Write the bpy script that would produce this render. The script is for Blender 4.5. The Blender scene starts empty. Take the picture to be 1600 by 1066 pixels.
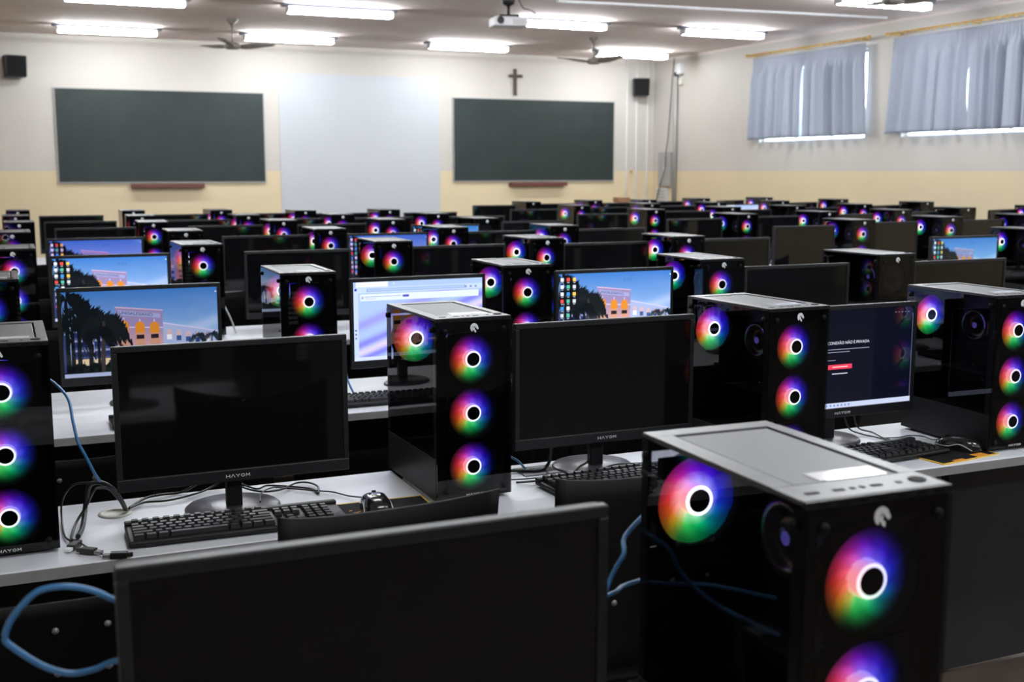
import bpy, bmesh, math, random
from math import sin, cos, pi, radians, atan2, sqrt
from mathutils import Vector, Matrix
random.seed(7)
SC = bpy.context.scene
COL = SC.collection

# ------------------------------------------------------------------ camera, world, exposure
cam_d = bpy.data.cameras.new('camera'); cam = bpy.data.objects.new('camera', cam_d); COL.objects.link(cam)
cam.location = (0, 0, 1.49)
cam.rotation_euler = (radians(90 - 8.375), 0, radians(-23.656))
cam_d.lens = 40.5; cam_d.sensor_width = 36; cam_d.clip_start = 0.05; cam_d.clip_end = 100
cam_d.dof.use_dof = True; cam_d.dof.focus_distance = 2.55; cam_d.dof.aperture_fstop = 6.3
SC.camera = cam
SC.view_settings.view_transform = 'Standard'; SC.view_settings.look = 'None'
SC.view_settings.exposure = 0.0; SC.view_settings.gamma = 1.0; SC.view_settings.use_curve_mapping = False
SC.cycles.use_denoising = True
SC.cycles.max_bounces = 7; SC.cycles.diffuse_bounces = 4; SC.cycles.glossy_bounces = 4
SC.cycles.transparent_max_bounces = 16; SC.cycles.transmission_bounces = 4
SC.cycles.caustics_reflective = False; SC.cycles.caustics_refractive = False
SC.cycles.sample_clamp_indirect = 6.0
world = bpy.data.worlds.new('world'); SC.world = world; world.use_nodes = True
wb = world.node_tree.nodes['Background']; wb.inputs[0].default_value = (0.80, 0.90, 1.0, 1); wb.inputs[1].default_value = 8.0
TUBE = 92.0          # strength of the fluorescent tubes
ROOM_X0, ROOM_X1, ROOM_Y0, ROOM_Y1, CEIL = -1.3, 10.03, -5.0, 17.0, 3.31

# ------------------------------------------------------------------ materials
def newmat(name):
    m = bpy.data.materials.new(name); m.use_nodes = True
    nt = m.node_tree; b = nt.nodes['Principled BSDF']
    return m, nt, b
def pmat(name, col, rough=.5, metal=0., spec=.5, noise=.06, nscale=30., bump=0., coat=0.):
    m, nt, b = newmat(name)
    b.inputs['Roughness'].default_value = rough; b.inputs['Metallic'].default_value = metal
    b.inputs['Specular IOR Level'].default_value = spec; b.inputs['Coat Weight'].default_value = coat
    tc = nt.nodes.new('ShaderNodeTexCoord'); n = nt.nodes.new('ShaderNodeTexNoise')
    n.inputs['Scale'].default_value = nscale; n.inputs['Detail'].default_value = 4
    nt.links.new(tc.outputs['Object'], n.inputs['Vector'])
    r = nt.nodes.new('ShaderNodeValToRGB')
    r.color_ramp.elements[0].position = .3; r.color_ramp.elements[1].position = .7
    r.color_ramp.elements[0].color = tuple(c * (1 - noise) for c in col) + (1,)
    r.color_ramp.elements[1].color = tuple(min(1, c * (1 + noise)) for c in col) + (1,)
    nt.links.new(n.outputs['Fac'], r.inputs[0]); nt.links.new(r.outputs[0], b.inputs['Base Color'])
    if bump:
        bp = nt.nodes.new('ShaderNodeBump'); bp.inputs['Strength'].default_value = bump; bp.inputs['Distance'].default_value = .002
        nt.links.new(n.outputs['Fac'], bp.inputs['Height']); nt.links.new(bp.outputs[0], b.inputs['Normal'])
    return m
def emat(name, col, strength, sampling='NONE'):
    m, nt, b = newmat(name)
    b.inputs['Base Color'].default_value = tuple(c * .5 for c in col) + (1,)
    b.inputs['Emission Color'].default_value = tuple(col) + (1,); b.inputs['Emission Strength'].default_value = strength
    m.cycles.emission_sampling = sampling
    return m
def wallmat(name, upper, lower, zband):
    """two-tone painted wall: cream above, ochre dado below, split at height zband"""
    m, nt, b = newmat(name); b.inputs['Roughness'].default_value = .55
    tc = nt.nodes.new('ShaderNodeNewGeometry'); sp = nt.nodes.new('ShaderNodeSeparateXYZ')
    nt.links.new(tc.outputs['Position'], sp.inputs[0])
    n = nt.nodes.new('ShaderNodeTexNoise'); n.inputs['Scale'].default_value = 1.3; n.inputs['Detail'].default_value = 5
    nt.links.new(tc.outputs['Position'], n.inputs['Vector'])
    gt = nt.nodes.new('ShaderNodeMath'); gt.operation = 'GREATER_THAN'; gt.inputs[1].default_value = zband
    nt.links.new(sp.outputs[2], gt.inputs[0])
    mx = nt.nodes.new('ShaderNodeMix'); mx.data_type = 'RGBA'
    mx.inputs[6].default_value = lower + (1,); mx.inputs[7].default_value = upper + (1,)
    nt.links.new(gt.outputs[0], mx.inputs[0])
    m2 = nt.nodes.new('ShaderNodeMix'); m2.data_type = 'RGBA'; m2.blend_type = 'MULTIPLY'; m2.inputs[0].default_value = .12
    nt.links.new(mx.outputs[2], m2.inputs[6]); nt.links.new(n.outputs['Fac'], m2.inputs[7])
    nt.links.new(m2.outputs[2], b.inputs['Base Color'])
    return m
M = {}
M['wall'] = wallmat('painted_wall', (.64, .605, .555), (.80, .67, .44), 1.495)
M['backwall'] = wallmat('back_wall_toned_for_screens', (.16, .19, .225), (.11, .12, .135), 1.495)  # unseen wall, dark blue tone made up so the black screens reflect dark
M['ceil'] = pmat('ceiling_plaster', (.78, .685, .655), .8, noise=.05, nscale=1.5)
M['floor'] = pmat('brown_floor', (.085, .062, .048), .32, noise=.25, nscale=6)
M['white'] = pmat('white_enamel', (.82, .83, .85), .4)
M['board'] = pmat('green_chalkboard', (.019, .031, .029), .5, noise=.15, nscale=3, spec=.35)
M['screenwhite'] = pmat('white_projection_paint', (.555, .58, .62), .6, noise=.015, nscale=2)
M['tray'] = pmat('red_brown_wood', (.13, .035, .028), .5, noise=.2)
M['darkwood'] = pmat('dark_wood', (.06, .038, .028), .5, noise=.25)
M['case'] = pmat('black_steel', (.006, .0065, .0075), .42, spec=.28, noise=.12, nscale=60)
M['casetop'] = pmat('black_satin_top', (.030, .032, .036), .36, noise=.08, nscale=80, spec=.8)
M['filter'] = pmat('grey_mesh_filter', (.055, .058, .062), .46, noise=.3, nscale=900, spec=.7)
M['slot'] = pmat('dark_slot', (.0025, .0025, .003), .6, spec=.15)
M['label'] = pmat('white_sticker', (.9, .92, .95), .12, noise=.01, coat=.8)
M['plastic'] = pmat('black_plastic', (.007, .0075, .0085), .45, spec=.3, noise=.1, nscale=90)
M['bezel'] = pmat('black_bezel_plastic', (.0115, .0125, .0145), .42, spec=.32, noise=.1, nscale=120)
M['base'] = pmat('dark_satin_base', (.035, .035, .042), .3, noise=.08, nscale=60, spec=.6)
M['key'] = pmat('black_keycap', (.011, .012, .0135), .45, spec=.3, noise=.1, nscale=200)
M['desk'] = pmat('white_laminate', (.74, .77, .83), .38, noise=.03, nscale=12)
M['deskedge'] = pmat('grey_edge_band', (.25, .25, .255), .5)
M['panel'] = pmat('dark_laminate', (.022, .0225, .0245), .3, spec=.3, noise=.12, nscale=5)
M['metalleg'] = pmat('black_leg_steel', (.03, .03, .032), .4, metal=.3)
M['chair'] = pmat('black_chair_plastic', (.0045, .0045, .005), .6, spec=.12, noise=.1)
M['bolt'] = pmat('steel_bolt', (.20, .20, .20), .35, metal=.3)
M['print'] = pmat('silver_print', (.78, .80, .82), .4, noise=.02)
M['blue'] = pmat('blue_cable', (.035, .17, .38), .4, noise=.06)
M['black'] = pmat('black_rubber', (.008, .008, .009), .4)
M['brass'] = pmat('brass_rod', (.66, .42, .13), .4, metal=.15, noise=.15)
M['grey'] = pmat('grey_metal', (.38, .38, .37), .45, noise=.05)
M['lightgrey'] = pmat('light_grey_plastic', (.62, .62, .63), .4)
M['fanpaint'] = pmat('grey_fan_paint', (.22, .20, .18), .4, noise=.1)
M['cream'] = pmat('cream_plastic', (.66, .66, .58), .4)
M['yellow'] = pmat('yellow_trim', (.80, .50, .07), .5)
M['mat_cloth'] = pmat('black_mat_cloth', (.008, .008, .009), .8, spec=.15, noise=.3, nscale=400)
M['orange'] = pmat('orange_print', (.85, .35, .04), .5)
M['wood'] = pmat('brown_wood', (.30, .15, .08), .5, noise=.2)
M['fixture'] = pmat('blue_grey_fixture_enamel', (.16, .18, .22), .5)
M['mouse'] = pmat('glossy_black_mouse', (.008, .009, .010), .16, spec=.6)
M['tube'] = emat('fluorescent_tube', (.93, .97, 1.0), TUBE, 'FRONT')
M['unlit'] = pmat('unlit_frosted_plastic', (.03, .03, .033), .3)
M['pcb'] = pmat('dark_circuit_board', (.008, .010, .012), .5, noise=.4, nscale=150)
M['led'] = emat('violet_led', (.25, .20, 1.0), .30)

def curtain_mat():
    m, nt, b = newmat('grey_blue_curtain'); b.inputs['Roughness'].default_value = .8
    tc = nt.nodes.new('ShaderNodeTexCoord'); n = nt.nodes.new('ShaderNodeTexNoise'); n.inputs['Scale'].default_value = 250
    nt.links.new(tc.outputs['Object'], n.inputs['Vector'])
    r = nt.nodes.new('ShaderNodeValToRGB'); r.color_ramp.elements[0].color = (.40, .44, .53, 1); r.color_ramp.elements[1].color = (.48, .52, .61, 1)
    nt.links.new(n.outputs['Fac'], r.inputs[0]); nt.links.new(r.outputs[0], b.inputs['Base Color'])
    tr = nt.nodes.new('ShaderNodeBsdfTranslucent'); tr.inputs[0].default_value = (.40, .45, .58, 1)
    mx = nt.nodes.new('ShaderNodeMixShader'); mx.inputs[0].default_value = .10
    out = nt.nodes['Material Output']
    nt.links.new(b.outputs[0], mx.inputs[1]); nt.links.new(tr.outputs[0], mx.inputs[2]); nt.links.new(mx.outputs[0], out.inputs[0])
    return m
M['curtain'] = curtain_mat()
def glass_mat(name, tint, rough=0.0, ior=1.5):
    m, nt, b = newmat(name); nt.nodes.remove(b); out = nt.nodes['Material Output']
    t = nt.nodes.new('ShaderNodeBsdfTransparent'); t.inputs[0].default_value = tint + (1,)
    g = nt.nodes.new('ShaderNodeBsdfGlossy'); g.inputs['Roughness'].default_value = rough
    f = nt.nodes.new('ShaderNodeFresnel'); f.inputs[0].default_value = ior
    mx = nt.nodes.new('ShaderNodeMixShader')
    ge = nt.nodes.new('ShaderNodeNewGeometry'); su = nt.nodes.new('ShaderNodeMath'); su.operation = 'SUBTRACT'; su.inputs[0].default_value = 1
    mm = nt.nodes.new('ShaderNodeMath'); mm.operation = 'MULTIPLY'   # reflect only where light enters the pane
    nt.links.new(ge.outputs['Backfacing'], su.inputs[1]); nt.links.new(f.outputs[0], mm.inputs[0]); nt.links.new(su.outputs[0], mm.inputs[1])
    nt.links.new(mm.outputs[0], mx.inputs[0]); nt.links.new(t.outputs[0], mx.inputs[1]); nt.links.new(g.outputs[0], mx.inputs[2])
    nt.links.new(mx.outputs[0], out.inputs[0])
    return m
M['glass'] = glass_mat('tinted_side_glass', (.66, .66, .70), .01)
M['frontglass'] = glass_mat('dark_front_glass', (.60, .60, .62), .01)
M['pane'] = glass_mat('window_glass', (.95, .97, .97), .0)

def rgb_fan_mat(name, strength, whiten, falloff):
    """light-guiding plastic lit by a ring of coloured LEDs: hue by angle round the hub, weaker away from it"""
    m, nt, b = newmat(name)
    N = nt.nodes.new; L = nt.links.new
    tc = N('ShaderNodeTexCoord'); sp = N('ShaderNodeSeparateXYZ'); L(tc.outputs['Object'], sp.inputs[0])
    at = N('ShaderNodeMath'); at.operation = 'ARCTAN2'; L(sp.outputs[2], at.inputs[0]); L(sp.outputs[0], at.inputs[1])
    mr = N('ShaderNodeMapRange'); mr.inputs[1].default_value = -pi; mr.inputs[2].default_value = pi; L(at.outputs[0], mr.inputs[0])
    r = N('ShaderNodeValToRGB'); cr = r.color_ramp; cr.interpolation = 'LINEAR'
    # position 0 = left (-x), .25 = bottom, .5 = right, .75 = top
    stops = [(0.0, (1, .04, .03)), (.07, (1, .16, .02)), (.13, (.75, .50, .02)), (.19, (.05, .80, .12)), (.28, (.0, .72, .16)),
             (.37, (.0, .30, .38)), (.46, (.01, .05, .80)), (.58, (.03, .01, .85)), (.70, (.12, .01, .90)), (.77, (.32, .01, .85)),
             (.84, (.75, .02, .50)), (.92, (1, .03, .14)), (1.0, (1, .04, .03))]
    cr.elements[0].position = 0; cr.elements[0].color = stops[0][1] + (1,)
    cr.elements[1].position = 1; cr.elements[1].color = stops[-1][1] + (1,)
    for p, c in stops[1:-1]:
        e = cr.elements.new(p); e.color = c + (1,)
    L(mr.outputs[0], r.inputs[0])
    ln = N('ShaderNodeVectorMath'); ln.operation = 'LENGTH'
    cb = N('ShaderNodeCombineXYZ'); L(sp.outputs[0], cb.inputs[0]); L(sp.outputs[2], cb.inputs[1]); L(cb.outputs[0], ln.inputs[0])
    f = N('ShaderNodeMapRange'); f.interpolation_type = 'SMOOTHSTEP'
    f.inputs[1].default_value = .018; f.inputs[2].default_value = .060; f.inputs[3].default_value = 1.0; f.inputs[4].default_value = falloff
    L(ln.outputs['Value'], f.inputs[0])
    sw = N('ShaderNodeMath'); sw.operation = 'MULTIPLY_ADD'; sw.inputs[1].default_value = -20.; L(ln.outputs['Value'], sw.inputs[0]); L(at.outputs[0], sw.inputs[2])
    s9 = N('ShaderNodeMath'); s9.operation = 'MULTIPLY'; s9.inputs[1].default_value = 9; L(sw.outputs[0], s9.inputs[0])
    sn = N('ShaderNodeMath'); sn.operation = 'SINE'; L(s9.outputs[0], sn.inputs[0])
    sa = N('ShaderNodeMath'); sa.operation = 'MULTIPLY_ADD'; sa.inputs[1].default_value = .26 if falloff < 1 else 0; sa.inputs[2].default_value = strength; L(sn.outputs[0], sa.inputs[0])
    pw = N('ShaderNodeMath'); pw.operation = 'POWER'; pw.inputs[1].default_value = 1.6; L(f.outputs[0], pw.inputs[0])
    mu = N('ShaderNodeMath'); mu.operation = 'MULTIPLY'; L(sa.outputs[0], mu.inputs[1]); L(pw.outputs[0], mu.inputs[0])
    wt = N('ShaderNodeMapRange'); wt.inputs[1].default_value = .020; wt.inputs[2].default_value = .036; wt.inputs[3].default_value = whiten; wt.inputs[4].default_value = 0
    L(ln.outputs['Value'], wt.inputs[0])
    mx = N('ShaderNodeMix'); mx.data_type = 'RGBA'; mx.inputs[7].default_value = (1, 1, 1, 1)
    L(wt.outputs[0], mx.inputs[0]); L(r.outputs[0], mx.inputs[6])
    b.inputs['Base Color'].default_value = (.02, .02, .02, 1); b.inputs['Roughness'].default_value = .3
    L(mx.outputs[2], b.inputs['Emission Color']); L(mu.outputs[0], b.inputs['Emission Strength'])
    m.cycles.emission_sampling = 'NONE'
    return m
M['hubside'] = rgb_fan_mat('lit_hub_side', 2.6, .30, 1.0)
M['blades'] = rgb_fan_mat('lit_blades', 2.3, .10, .02)
M['hubring'] = rgb_fan_mat('lit_hub_ring', 3.6, .75, 1.0)
M['blades_bright'] = rgb_fan_mat('lit_rear_blades', 2.5, .35, .25)
M['hubring_bright'] = rgb_fan_mat('lit_rear_hub_ring', 6.0, .8, 1.0)

def screen_off_mat():
    m, nt, b = newmat('dark_screen_panel')
    b.inputs['Base Color'].default_value = (.0035, .0037, .0042, 1); b.inputs['Roughness'].default_value = .05
    b.inputs['Specular IOR Level'].default_value = .5
    return m
M['screen'] = screen_off_mat()
def picture_mat(name, strength, tint=(1, 1, 1)):
    m, nt, b = newmat(name)
    a = nt.nodes.new('ShaderNodeVertexColor'); a.layer_name = 'Col'
    mx = nt.nodes.new('ShaderNodeMix'); mx.data_type = 'RGBA'; mx.blend_type = 'MULTIPLY'; mx.inputs[0].default_value = 1
    mx.inputs[7].default_value = tint + (1,)
    nt.links.new(a.outputs[0], mx.inputs[6]); nt.links.new(mx.outputs[2], b.inputs['Emission Color'])
    b.inputs['Base Color'].default_value = (.004, .004, .005, 1); b.inputs['Roughness'].default_value = .05
    b.inputs['Specular IOR Level'].default_value = .5
    b.inputs['Emission Strength'].default_value = strength
    m.cycles.emission_sampling = 'NONE'
    return m
M['pic'] = picture_mat('lit_screen_picture', .82)
M['pic_bright'] = picture_mat('lit_screen_picture_bright', 1.3, (1, 1, 1))
M['pic_violet'] = picture_mat('lit_screen_picture_violet', .95, (1.0, .72, 1.1))
M['pic_pale'] = picture_mat('lit_screen_picture_pale', 1.1, (.75, 1.0, 1.0))

# ------------------------------------------------------------------ mesh helper
class MB:
    def __init__(s): s.v = []; s.f = []; s.m = []; s.mats = []; s.sm = []; s.col = {}
    def mi(s, m):
        if m not in s.mats: s.mats.append(m)
        return s.mats.index(m)
    def face(s, idx, m, smooth=False, col=None):
        s.f.append(idx); s.m.append(s.mi(m)); s.sm.append(smooth)
        if col is not None: s.col[len(s.f) - 1] = col
    def box(s, x0, x1, y0, y1, z0, z1, m, ch=0.0, rot=None, piv=None):
        if ch <= 0:
            P = [(x, y, z) for z in (z0, z1) for y in (y0, y1) for x in (x0, x1)]
            F = [(0, 2, 3, 1), (4, 5, 7, 6), (0, 1, 5, 4), (2, 6, 7, 3), (0, 4, 6, 2), (1, 3, 7, 5)]
        else:
            b = bmesh.new(); bmesh.ops.create_cube(b, size=1)
            for v in b.verts: v.co = Vector(((x0 + x1) / 2 + v.co.x * (x1 - x0), (y0 + y1) / 2 + v.co.y * (y1 - y0), (z0 + z1) / 2 + v.co.z * (z1 - z0)))
            bmesh.ops.bevel(b, geom=b.edges[:], offset=ch, segments=2, affect='EDGES', profile=.5)
            b.verts.index_update(); P = [tuple(v.co) for v in b.verts]; F = [tuple(v.index for v in f.verts) for f in b.faces]; b.free()
        if rot is not None:
            pv = Vector(piv or (0, 0, 0)); P = [tuple(rot @ (Vector(p) - pv) + pv) for p in P]
        o = len(s.v); s.v += P
        for f in F: s.face(tuple(i + o for i in f), m, ch > 0 and False)
    def lathe(s, prof, m, c=(0, 0, 0), axis='z', n=24, smooth=True, sx=1, sy=1, cap=True):
        """prof: (radius, height) list"""
        o = len(s.v)
        for r, h in prof:
            for k in range(n):
                a = 2 * pi * k / n; p = (r * cos(a) * sx, r * sin(a) * sy, h)
                if axis == 'y': p = (p[0], h, p[1])
                if axis == 'x': p = (h, p[0], p[1])
                s.v.append((p[0] + c[0], p[1] + c[1], p[2] + c[2]))
        for j in range(len(prof) - 1):
            for k in range(n):
                a, b_ = o + j * n + k, o + j * n + (k + 1) % n
                s.face((a, b_, b_ + n, a + n), m, smooth)
        if cap and prof[0][0] > 1e-6: s.face(tuple(o + k for k in range(n))[::-1], m)
        if cap and prof[-1][0] > 1e-6: s.face(tuple(o + (len(prof) - 1) * n + k for k in range(n)), m)
    def tube(s, pts, r, m, n=8, sub=6, closed=False):
        P = [Vector(p) for p in pts]
        if sub > 1 and len(P) > 2:
            Q = []; K = len(P)
            for i in range(K if closed else K - 1):
                a = P[i - 1] if (i or closed) else P[0]; b_ = P[i]; c = P[(i + 1) % K]; d = P[(i + 2) % K] if (closed or i + 2 < K) else P[-1]
                for t in range(sub):
                    u = t / sub
                    Q.append(.5 * ((2 * b_) + (c - a) * u + (2 * a - 5 * b_ + 4 * c - d) * u * u + (3 * b_ - a - 3 * c + d) * u ** 3))
            if not closed: Q.append(P[-1])
            P = Q
        o = len(s.v); K = len(P)
        for i in range(K):
            if closed: t = P[(i + 1) % K] - P[i - 1]
            else: t = P[min(i + 1, K - 1)] - P[max(i - 1, 0)]
            t.normalize(); u = t.cross(Vector((0, 0, 1)))
            if u.length < .05: u = t.cross(Vector((1, 0, 0)))
            u.normalize(); w = u.cross(t)
            for k in range(n):
                a = 2 * pi * k / n; s.v.append(tuple(P[i] + r * (cos(a) * u + sin(a) * w)))
        for i in range(K if closed else K - 1):
            for k in range(n):
                a = o + i * n + k; b_ = o + i * n + (k + 1) % n; i2 = ((i + 1) % K) * n + o
                s.face((a, b_, i2 + (k + 1) % n, i2 + k), m, True)
        if not closed:
            s.face(tuple(o + k for k in range(n))[::-1], m); s.face(tuple(o + (K - 1) * n + k for k in range(n)), m)
    def prism(s, pts, m, y0, y1, smooth=False):
        """outline in x,z extruded from y0 (front) to y1"""
        o = len(s.v); n = len(pts)
        s.v += [(p[0], y0, p[1]) for p in pts] + [(p[0], y1, p[1]) for p in pts]
        s.face(tuple(range(o, o + n)), m); s.face(tuple(range(o + n, o + 2 * n))[::-1], m)
        for k in range(n): s.face((o + k, o + n + k, o + n + (k + 1) % n, o + (k + 1) % n), m, smooth)
    def grid(s, fn, nu, nv, m, smooth=True, colfn=None):
        o = len(s.v)
        for j in range(nv + 1):
            for i in range(nu + 1): s.v.append(tuple(fn(i / nu, j / nv)))
        for j in range(nv):
            for i in range(nu):
                a = o + j * (nu + 1) + i
                c = None
                if colfn: c = [colfn(i / nu, j / nv), colfn((i + 1) / nu, j / nv), colfn((i + 1) / nu, (j + 1) / nv), colfn(i / nu, (j + 1) / nv)]
                s.face((a, a + 1, a + nu + 2, a + nu + 1), m, smooth, c)
    def mesh(s, name):
        me = bpy.data.meshes.new(name); me.from_pydata(s.v, [], s.f)
        for m in s.mats: me.materials.append(m)
        me.polygons.foreach_set('material_index', s.m); me.polygons.foreach_set('use_smooth', s.sm)
        if s.col:
            ca = me.color_attributes.new('Col', 'FLOAT_COLOR', 'CORNER')
            for pi_, p in enumerate(me.polygons):
                c = s.col.get(pi_)
                for k, li in enumerate(p.loop_indices):
                    cc = c[k] if isinstance(c, list) else (c or (0, 0, 0))
                    ca.data[li].color = (cc[0], cc[1], cc[2], 1)
        me.update(); return me
    def build(s, name, parent=None, loc=(0, 0, 0), rot=(0, 0, 0)):
        return put(name, s.mesh(name), parent, loc, rot)
def put(name, me, parent=None, loc=(0, 0, 0), rot=(0, 0, 0)):
    o = bpy.data.objects.new(name, me); COL.objects.link(o); o.location = loc; o.rotation_euler = rot
    if parent: o.parent = parent
    return o
def tag(o, label, cat, group=None):
    o['label'] = label; o['category'] = cat
    if group: o['group'] = group
    return o
def thing(name, label, cat, loc=(0, 0, 0), rz=0, group=None):
    o = bpy.data.objects.new(name, None); COL.objects.link(o); o.location = loc; o.rotation_euler = (0, 0, rz); o.empty_display_size = .1
    return tag(o, label, cat, group)
def copy_tree(o, parent=None):
    c = o.copy(); COL.objects.link(c)
    if parent: c.parent = parent
    for ch in KIDS.get(o.name, []): copy_tree(ch, c)
    return c
KIDS = {}
def index_kids():
    KIDS.clear()
    for o in COL.objects:
        if o.parent: KIDS.setdefault(o.parent.name, []).append(o)
def struct(name, mb, parent=None):
    o = mb.build(name, parent)
    if not parent: o['kind'] = 'structure'
    return o

# ------------------------------------------------------------------ room shell
T = .15
b = MB(); b.box(ROOM_X0 - T, ROOM_X1 + T, ROOM_Y0 - T, ROOM_Y1 + T, -.1, 0, M['floor']); struct('floor', b)
b = MB(); b.box(ROOM_X0 - T, ROOM_X1 + T, ROOM_Y0 - T, ROOM_Y1 + T, CEIL, CEIL + .1, M['ceil']); struct('ceiling', b)
b = MB(); b.box(ROOM_X0 - T, ROOM_X1 + T, ROOM_Y1, ROOM_Y1 + T, 0, CEIL, M['wall']); struct('wall_front', b)
b = MB(); b.box(ROOM_X0 - T, ROOM_X1 + T, ROOM_Y0 - T, ROOM_Y0, 0, CEIL, M['backwall']); struct('wall_back', b)
b = MB(); b.box(ROOM_X0 - T, ROOM_X0, ROOM_Y0, ROOM_Y1, 0, CEIL, M['wall']); struct('wall_left', b)
WINS = [(11.775, 14.02), (8.72, 11.12), (5.82, 8.30), (2.86, 5.34), (-.10, 2.38), (-3.06, -.58)]
WZ0, WZ1 = 1.905, 3.02
b = MB()
b.box(ROOM_X1, ROOM_X1 + T, ROOM_Y0, ROOM_Y1, 0, WZ0, M['wall']); b.box(ROOM_X1, ROOM_X1 + T, ROOM_Y0, ROOM_Y1, WZ1, CEIL, M['wall'])
edges = [ROOM_Y1] + [e for w in WINS for e in (w[1], w[0])] + [ROOM_Y0]
for k in range(0, len(edges), 2): b.box(ROOM_X1, ROOM_X1 + T, edges[k + 1], edges[k], WZ0, WZ1, M['wall'])
struct('wall_right', b)
b = MB(); b.box(ROOM_X1 - .012, ROOM_X1, ROOM_Y0, ROOM_Y1, CEIL - .03, CEIL, M['ceil']); struct('trim_1', b)
for i, (y0, y1) in enumerate(WINS):
    w = bpy.data.objects.new('window_%d' % (i + 1), None); COL.objects.link(w); w['kind'] = 'structure'; w.location = (ROOM_X1 + .09, (y0 + y1) / 2, WZ0)
    hw = (y1 - y0) / 2; hz = WZ1 - WZ0; f = MB(); t = .04
    f.box(-.02, .02, -hw, hw, 0, .018, M['white']); f.box(-.02, .02, -hw, hw, hz - t, hz, M['grey'])
    for yy in (-hw, -hw / 3 - t / 2, hw / 3 - t / 2, hw - t): f.box(-.02, .02, yy, yy + t * .6, .018, hz - t, M['white'])
    f.build('window_frame', w)
    g = MB(); g.box(-.003, .003, -hw + t, hw - t, .018, hz - t, M['pane']); g.build('pane', w)

# ------------------------------------------------------------------ curtains and rods
def curtain(y0, y1, label, seed, lean0=0., lean1=0., slit=None):
    """pleated curtain hanging between y0 > y1 (far to near); origin at the far top corner"""
    rnd = random.Random(seed); L = y0 - y1; ztop, zbot = 3.075, 1.945; H = ztop - zbot
    n = max(8, int(L / .095)); ph = [rnd.uniform(-.6, .6) for _ in range(n + 2)]; am = [rnd.uniform(.5, 1.25) for _ in range(n + 2)]
    dr = [rnd.uniform(-.03, .03) for _ in range(n + 2)]
    def fn(u, v):       # v 0 top .. 1 bottom
        k = u * n; i = int(k); fr = k - i
        a_ = am[i] * (1 - fr) + am[i + 1] * fr; p_ = ph[i] * (1 - fr) + ph[i + 1] * fr; d_ = dr[i] * (1 - fr) + dr[i + 1] * fr
        grow = min(1, max(0, (v - .10) / .16)); grow = grow * grow * (3 - 2 * grow)
        w_fine = .009 * sin(2 * pi * k * 2)
        w_big = a_ * .058 * sin(2 * pi * k * .5 + p_ + v * d_ * 20)
        x = -(w_fine * (1 - grow * .7) + w_big * grow)
        y = -u * L + (lean0 * (1 - u) + lean1 * u) * v + grow * d_ * .8
        if slit:
            g = slit[2] * math.exp(-((v - slit[0]) / slit[1]) ** 2)
            y += g * u ** 6
        return (x, y, -v * H - .004 * sin(2 * pi * k * .5 + p_) * v)
    c = MB(); c.grid(fn, n * 12, 26, M['curtain'])
    o = c.build('curtain', None, (9.925, y0, ztop)); tag(o, label, 'curtain', 'grey blue curtains on the right wall')
    md = o.modifiers.new('thick', 'SOLIDIFY'); md.thickness = .0015
    return o
def rod(y0, y1, label):
    t = thing('curtain_rod', label, 'curtain rod', (9.925, (y0 + y1) / 2, 3.135), 0, 'wooden curtain rods')
    h = (y0 - y1) / 2
    r = MB(); r.lathe([(.013, -h), (.013, h)], M['brass'], axis='y', n=12); r.build('pole', t)
    for s in (-1, 1):
        f = MB(); f.lathe([(.012, 0), (.02, .008), (.026, .03), (.02, .05), (.006, .06)], M['brass'], axis='y', n=12)
        o = f.build('finial', t, (0, s * h, 0)); o.rotation_euler = (0, 0, 0 if s > 0 else pi)
    rg = MB(); rg.lathe([(.017, -.003), (.022, -.003), (.022, .003), (.017, .003), (.017, -.003)], M['brass'], axis='y', n=14); rg = rg.mesh('ring')
    n = int(2 * h / .115)
    for k in range(n): put('ring', rg, t, (0, -h + .05 + (2 * h - .1) * k / (n - 1), -.006))
    for yy in (-h * .92, h * .92, 0):
        br = MB(); br.box(0, .105, -.008, .008, -.03, -.015, M['brass']); br.box(-.004, .012, -.008, .008, -.022, -.012, M['brass']); br.build('bracket', t, (0, yy, 0))
names = ['the far window', 'the near window', 'the third window back', 'the fourth window back', 'the fifth window back', 'the rear window']
for i, (y0, y1) in enumerate(WINS):
    mid = (y0 + y1) / 2 + .05
    rod(y1 + .17, y0 - .10, 'thin gold brown curtain rod with rings over ' + names[i] + ' on the right wall')
    if i == 0:
        curtain(14.06, 12.90, 'far half of the pleated curtain on the window nearest the chalkboard wall', 3, .07, 0, (.45, .25, .014, 1))
        curtain(12.908, 11.70, 'near half of the pleated curtain on the window nearest the chalkboard wall', 5, .0, -.10, None)
    elif i == 1:
        curtain(11.20, 9.985, 'far half of the pleated curtain on the window at the picture edge', 8, .10, .0, (.55, .22, .022, 1))
        curtain(9.995, 8.72, 'near half of the pleated curtain on the window at the picture edge', 9, .0, .0, None)
    else:
        curtain(y1 + .03, mid + .02, 'far half of the pleated curtain on ' + names[i], 10 + i, .03, .0)
        curtain(mid - .02, y0 + .05, 'near half of the pleated curtain on ' + names[i], 20 + i, 0, .0)

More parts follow.
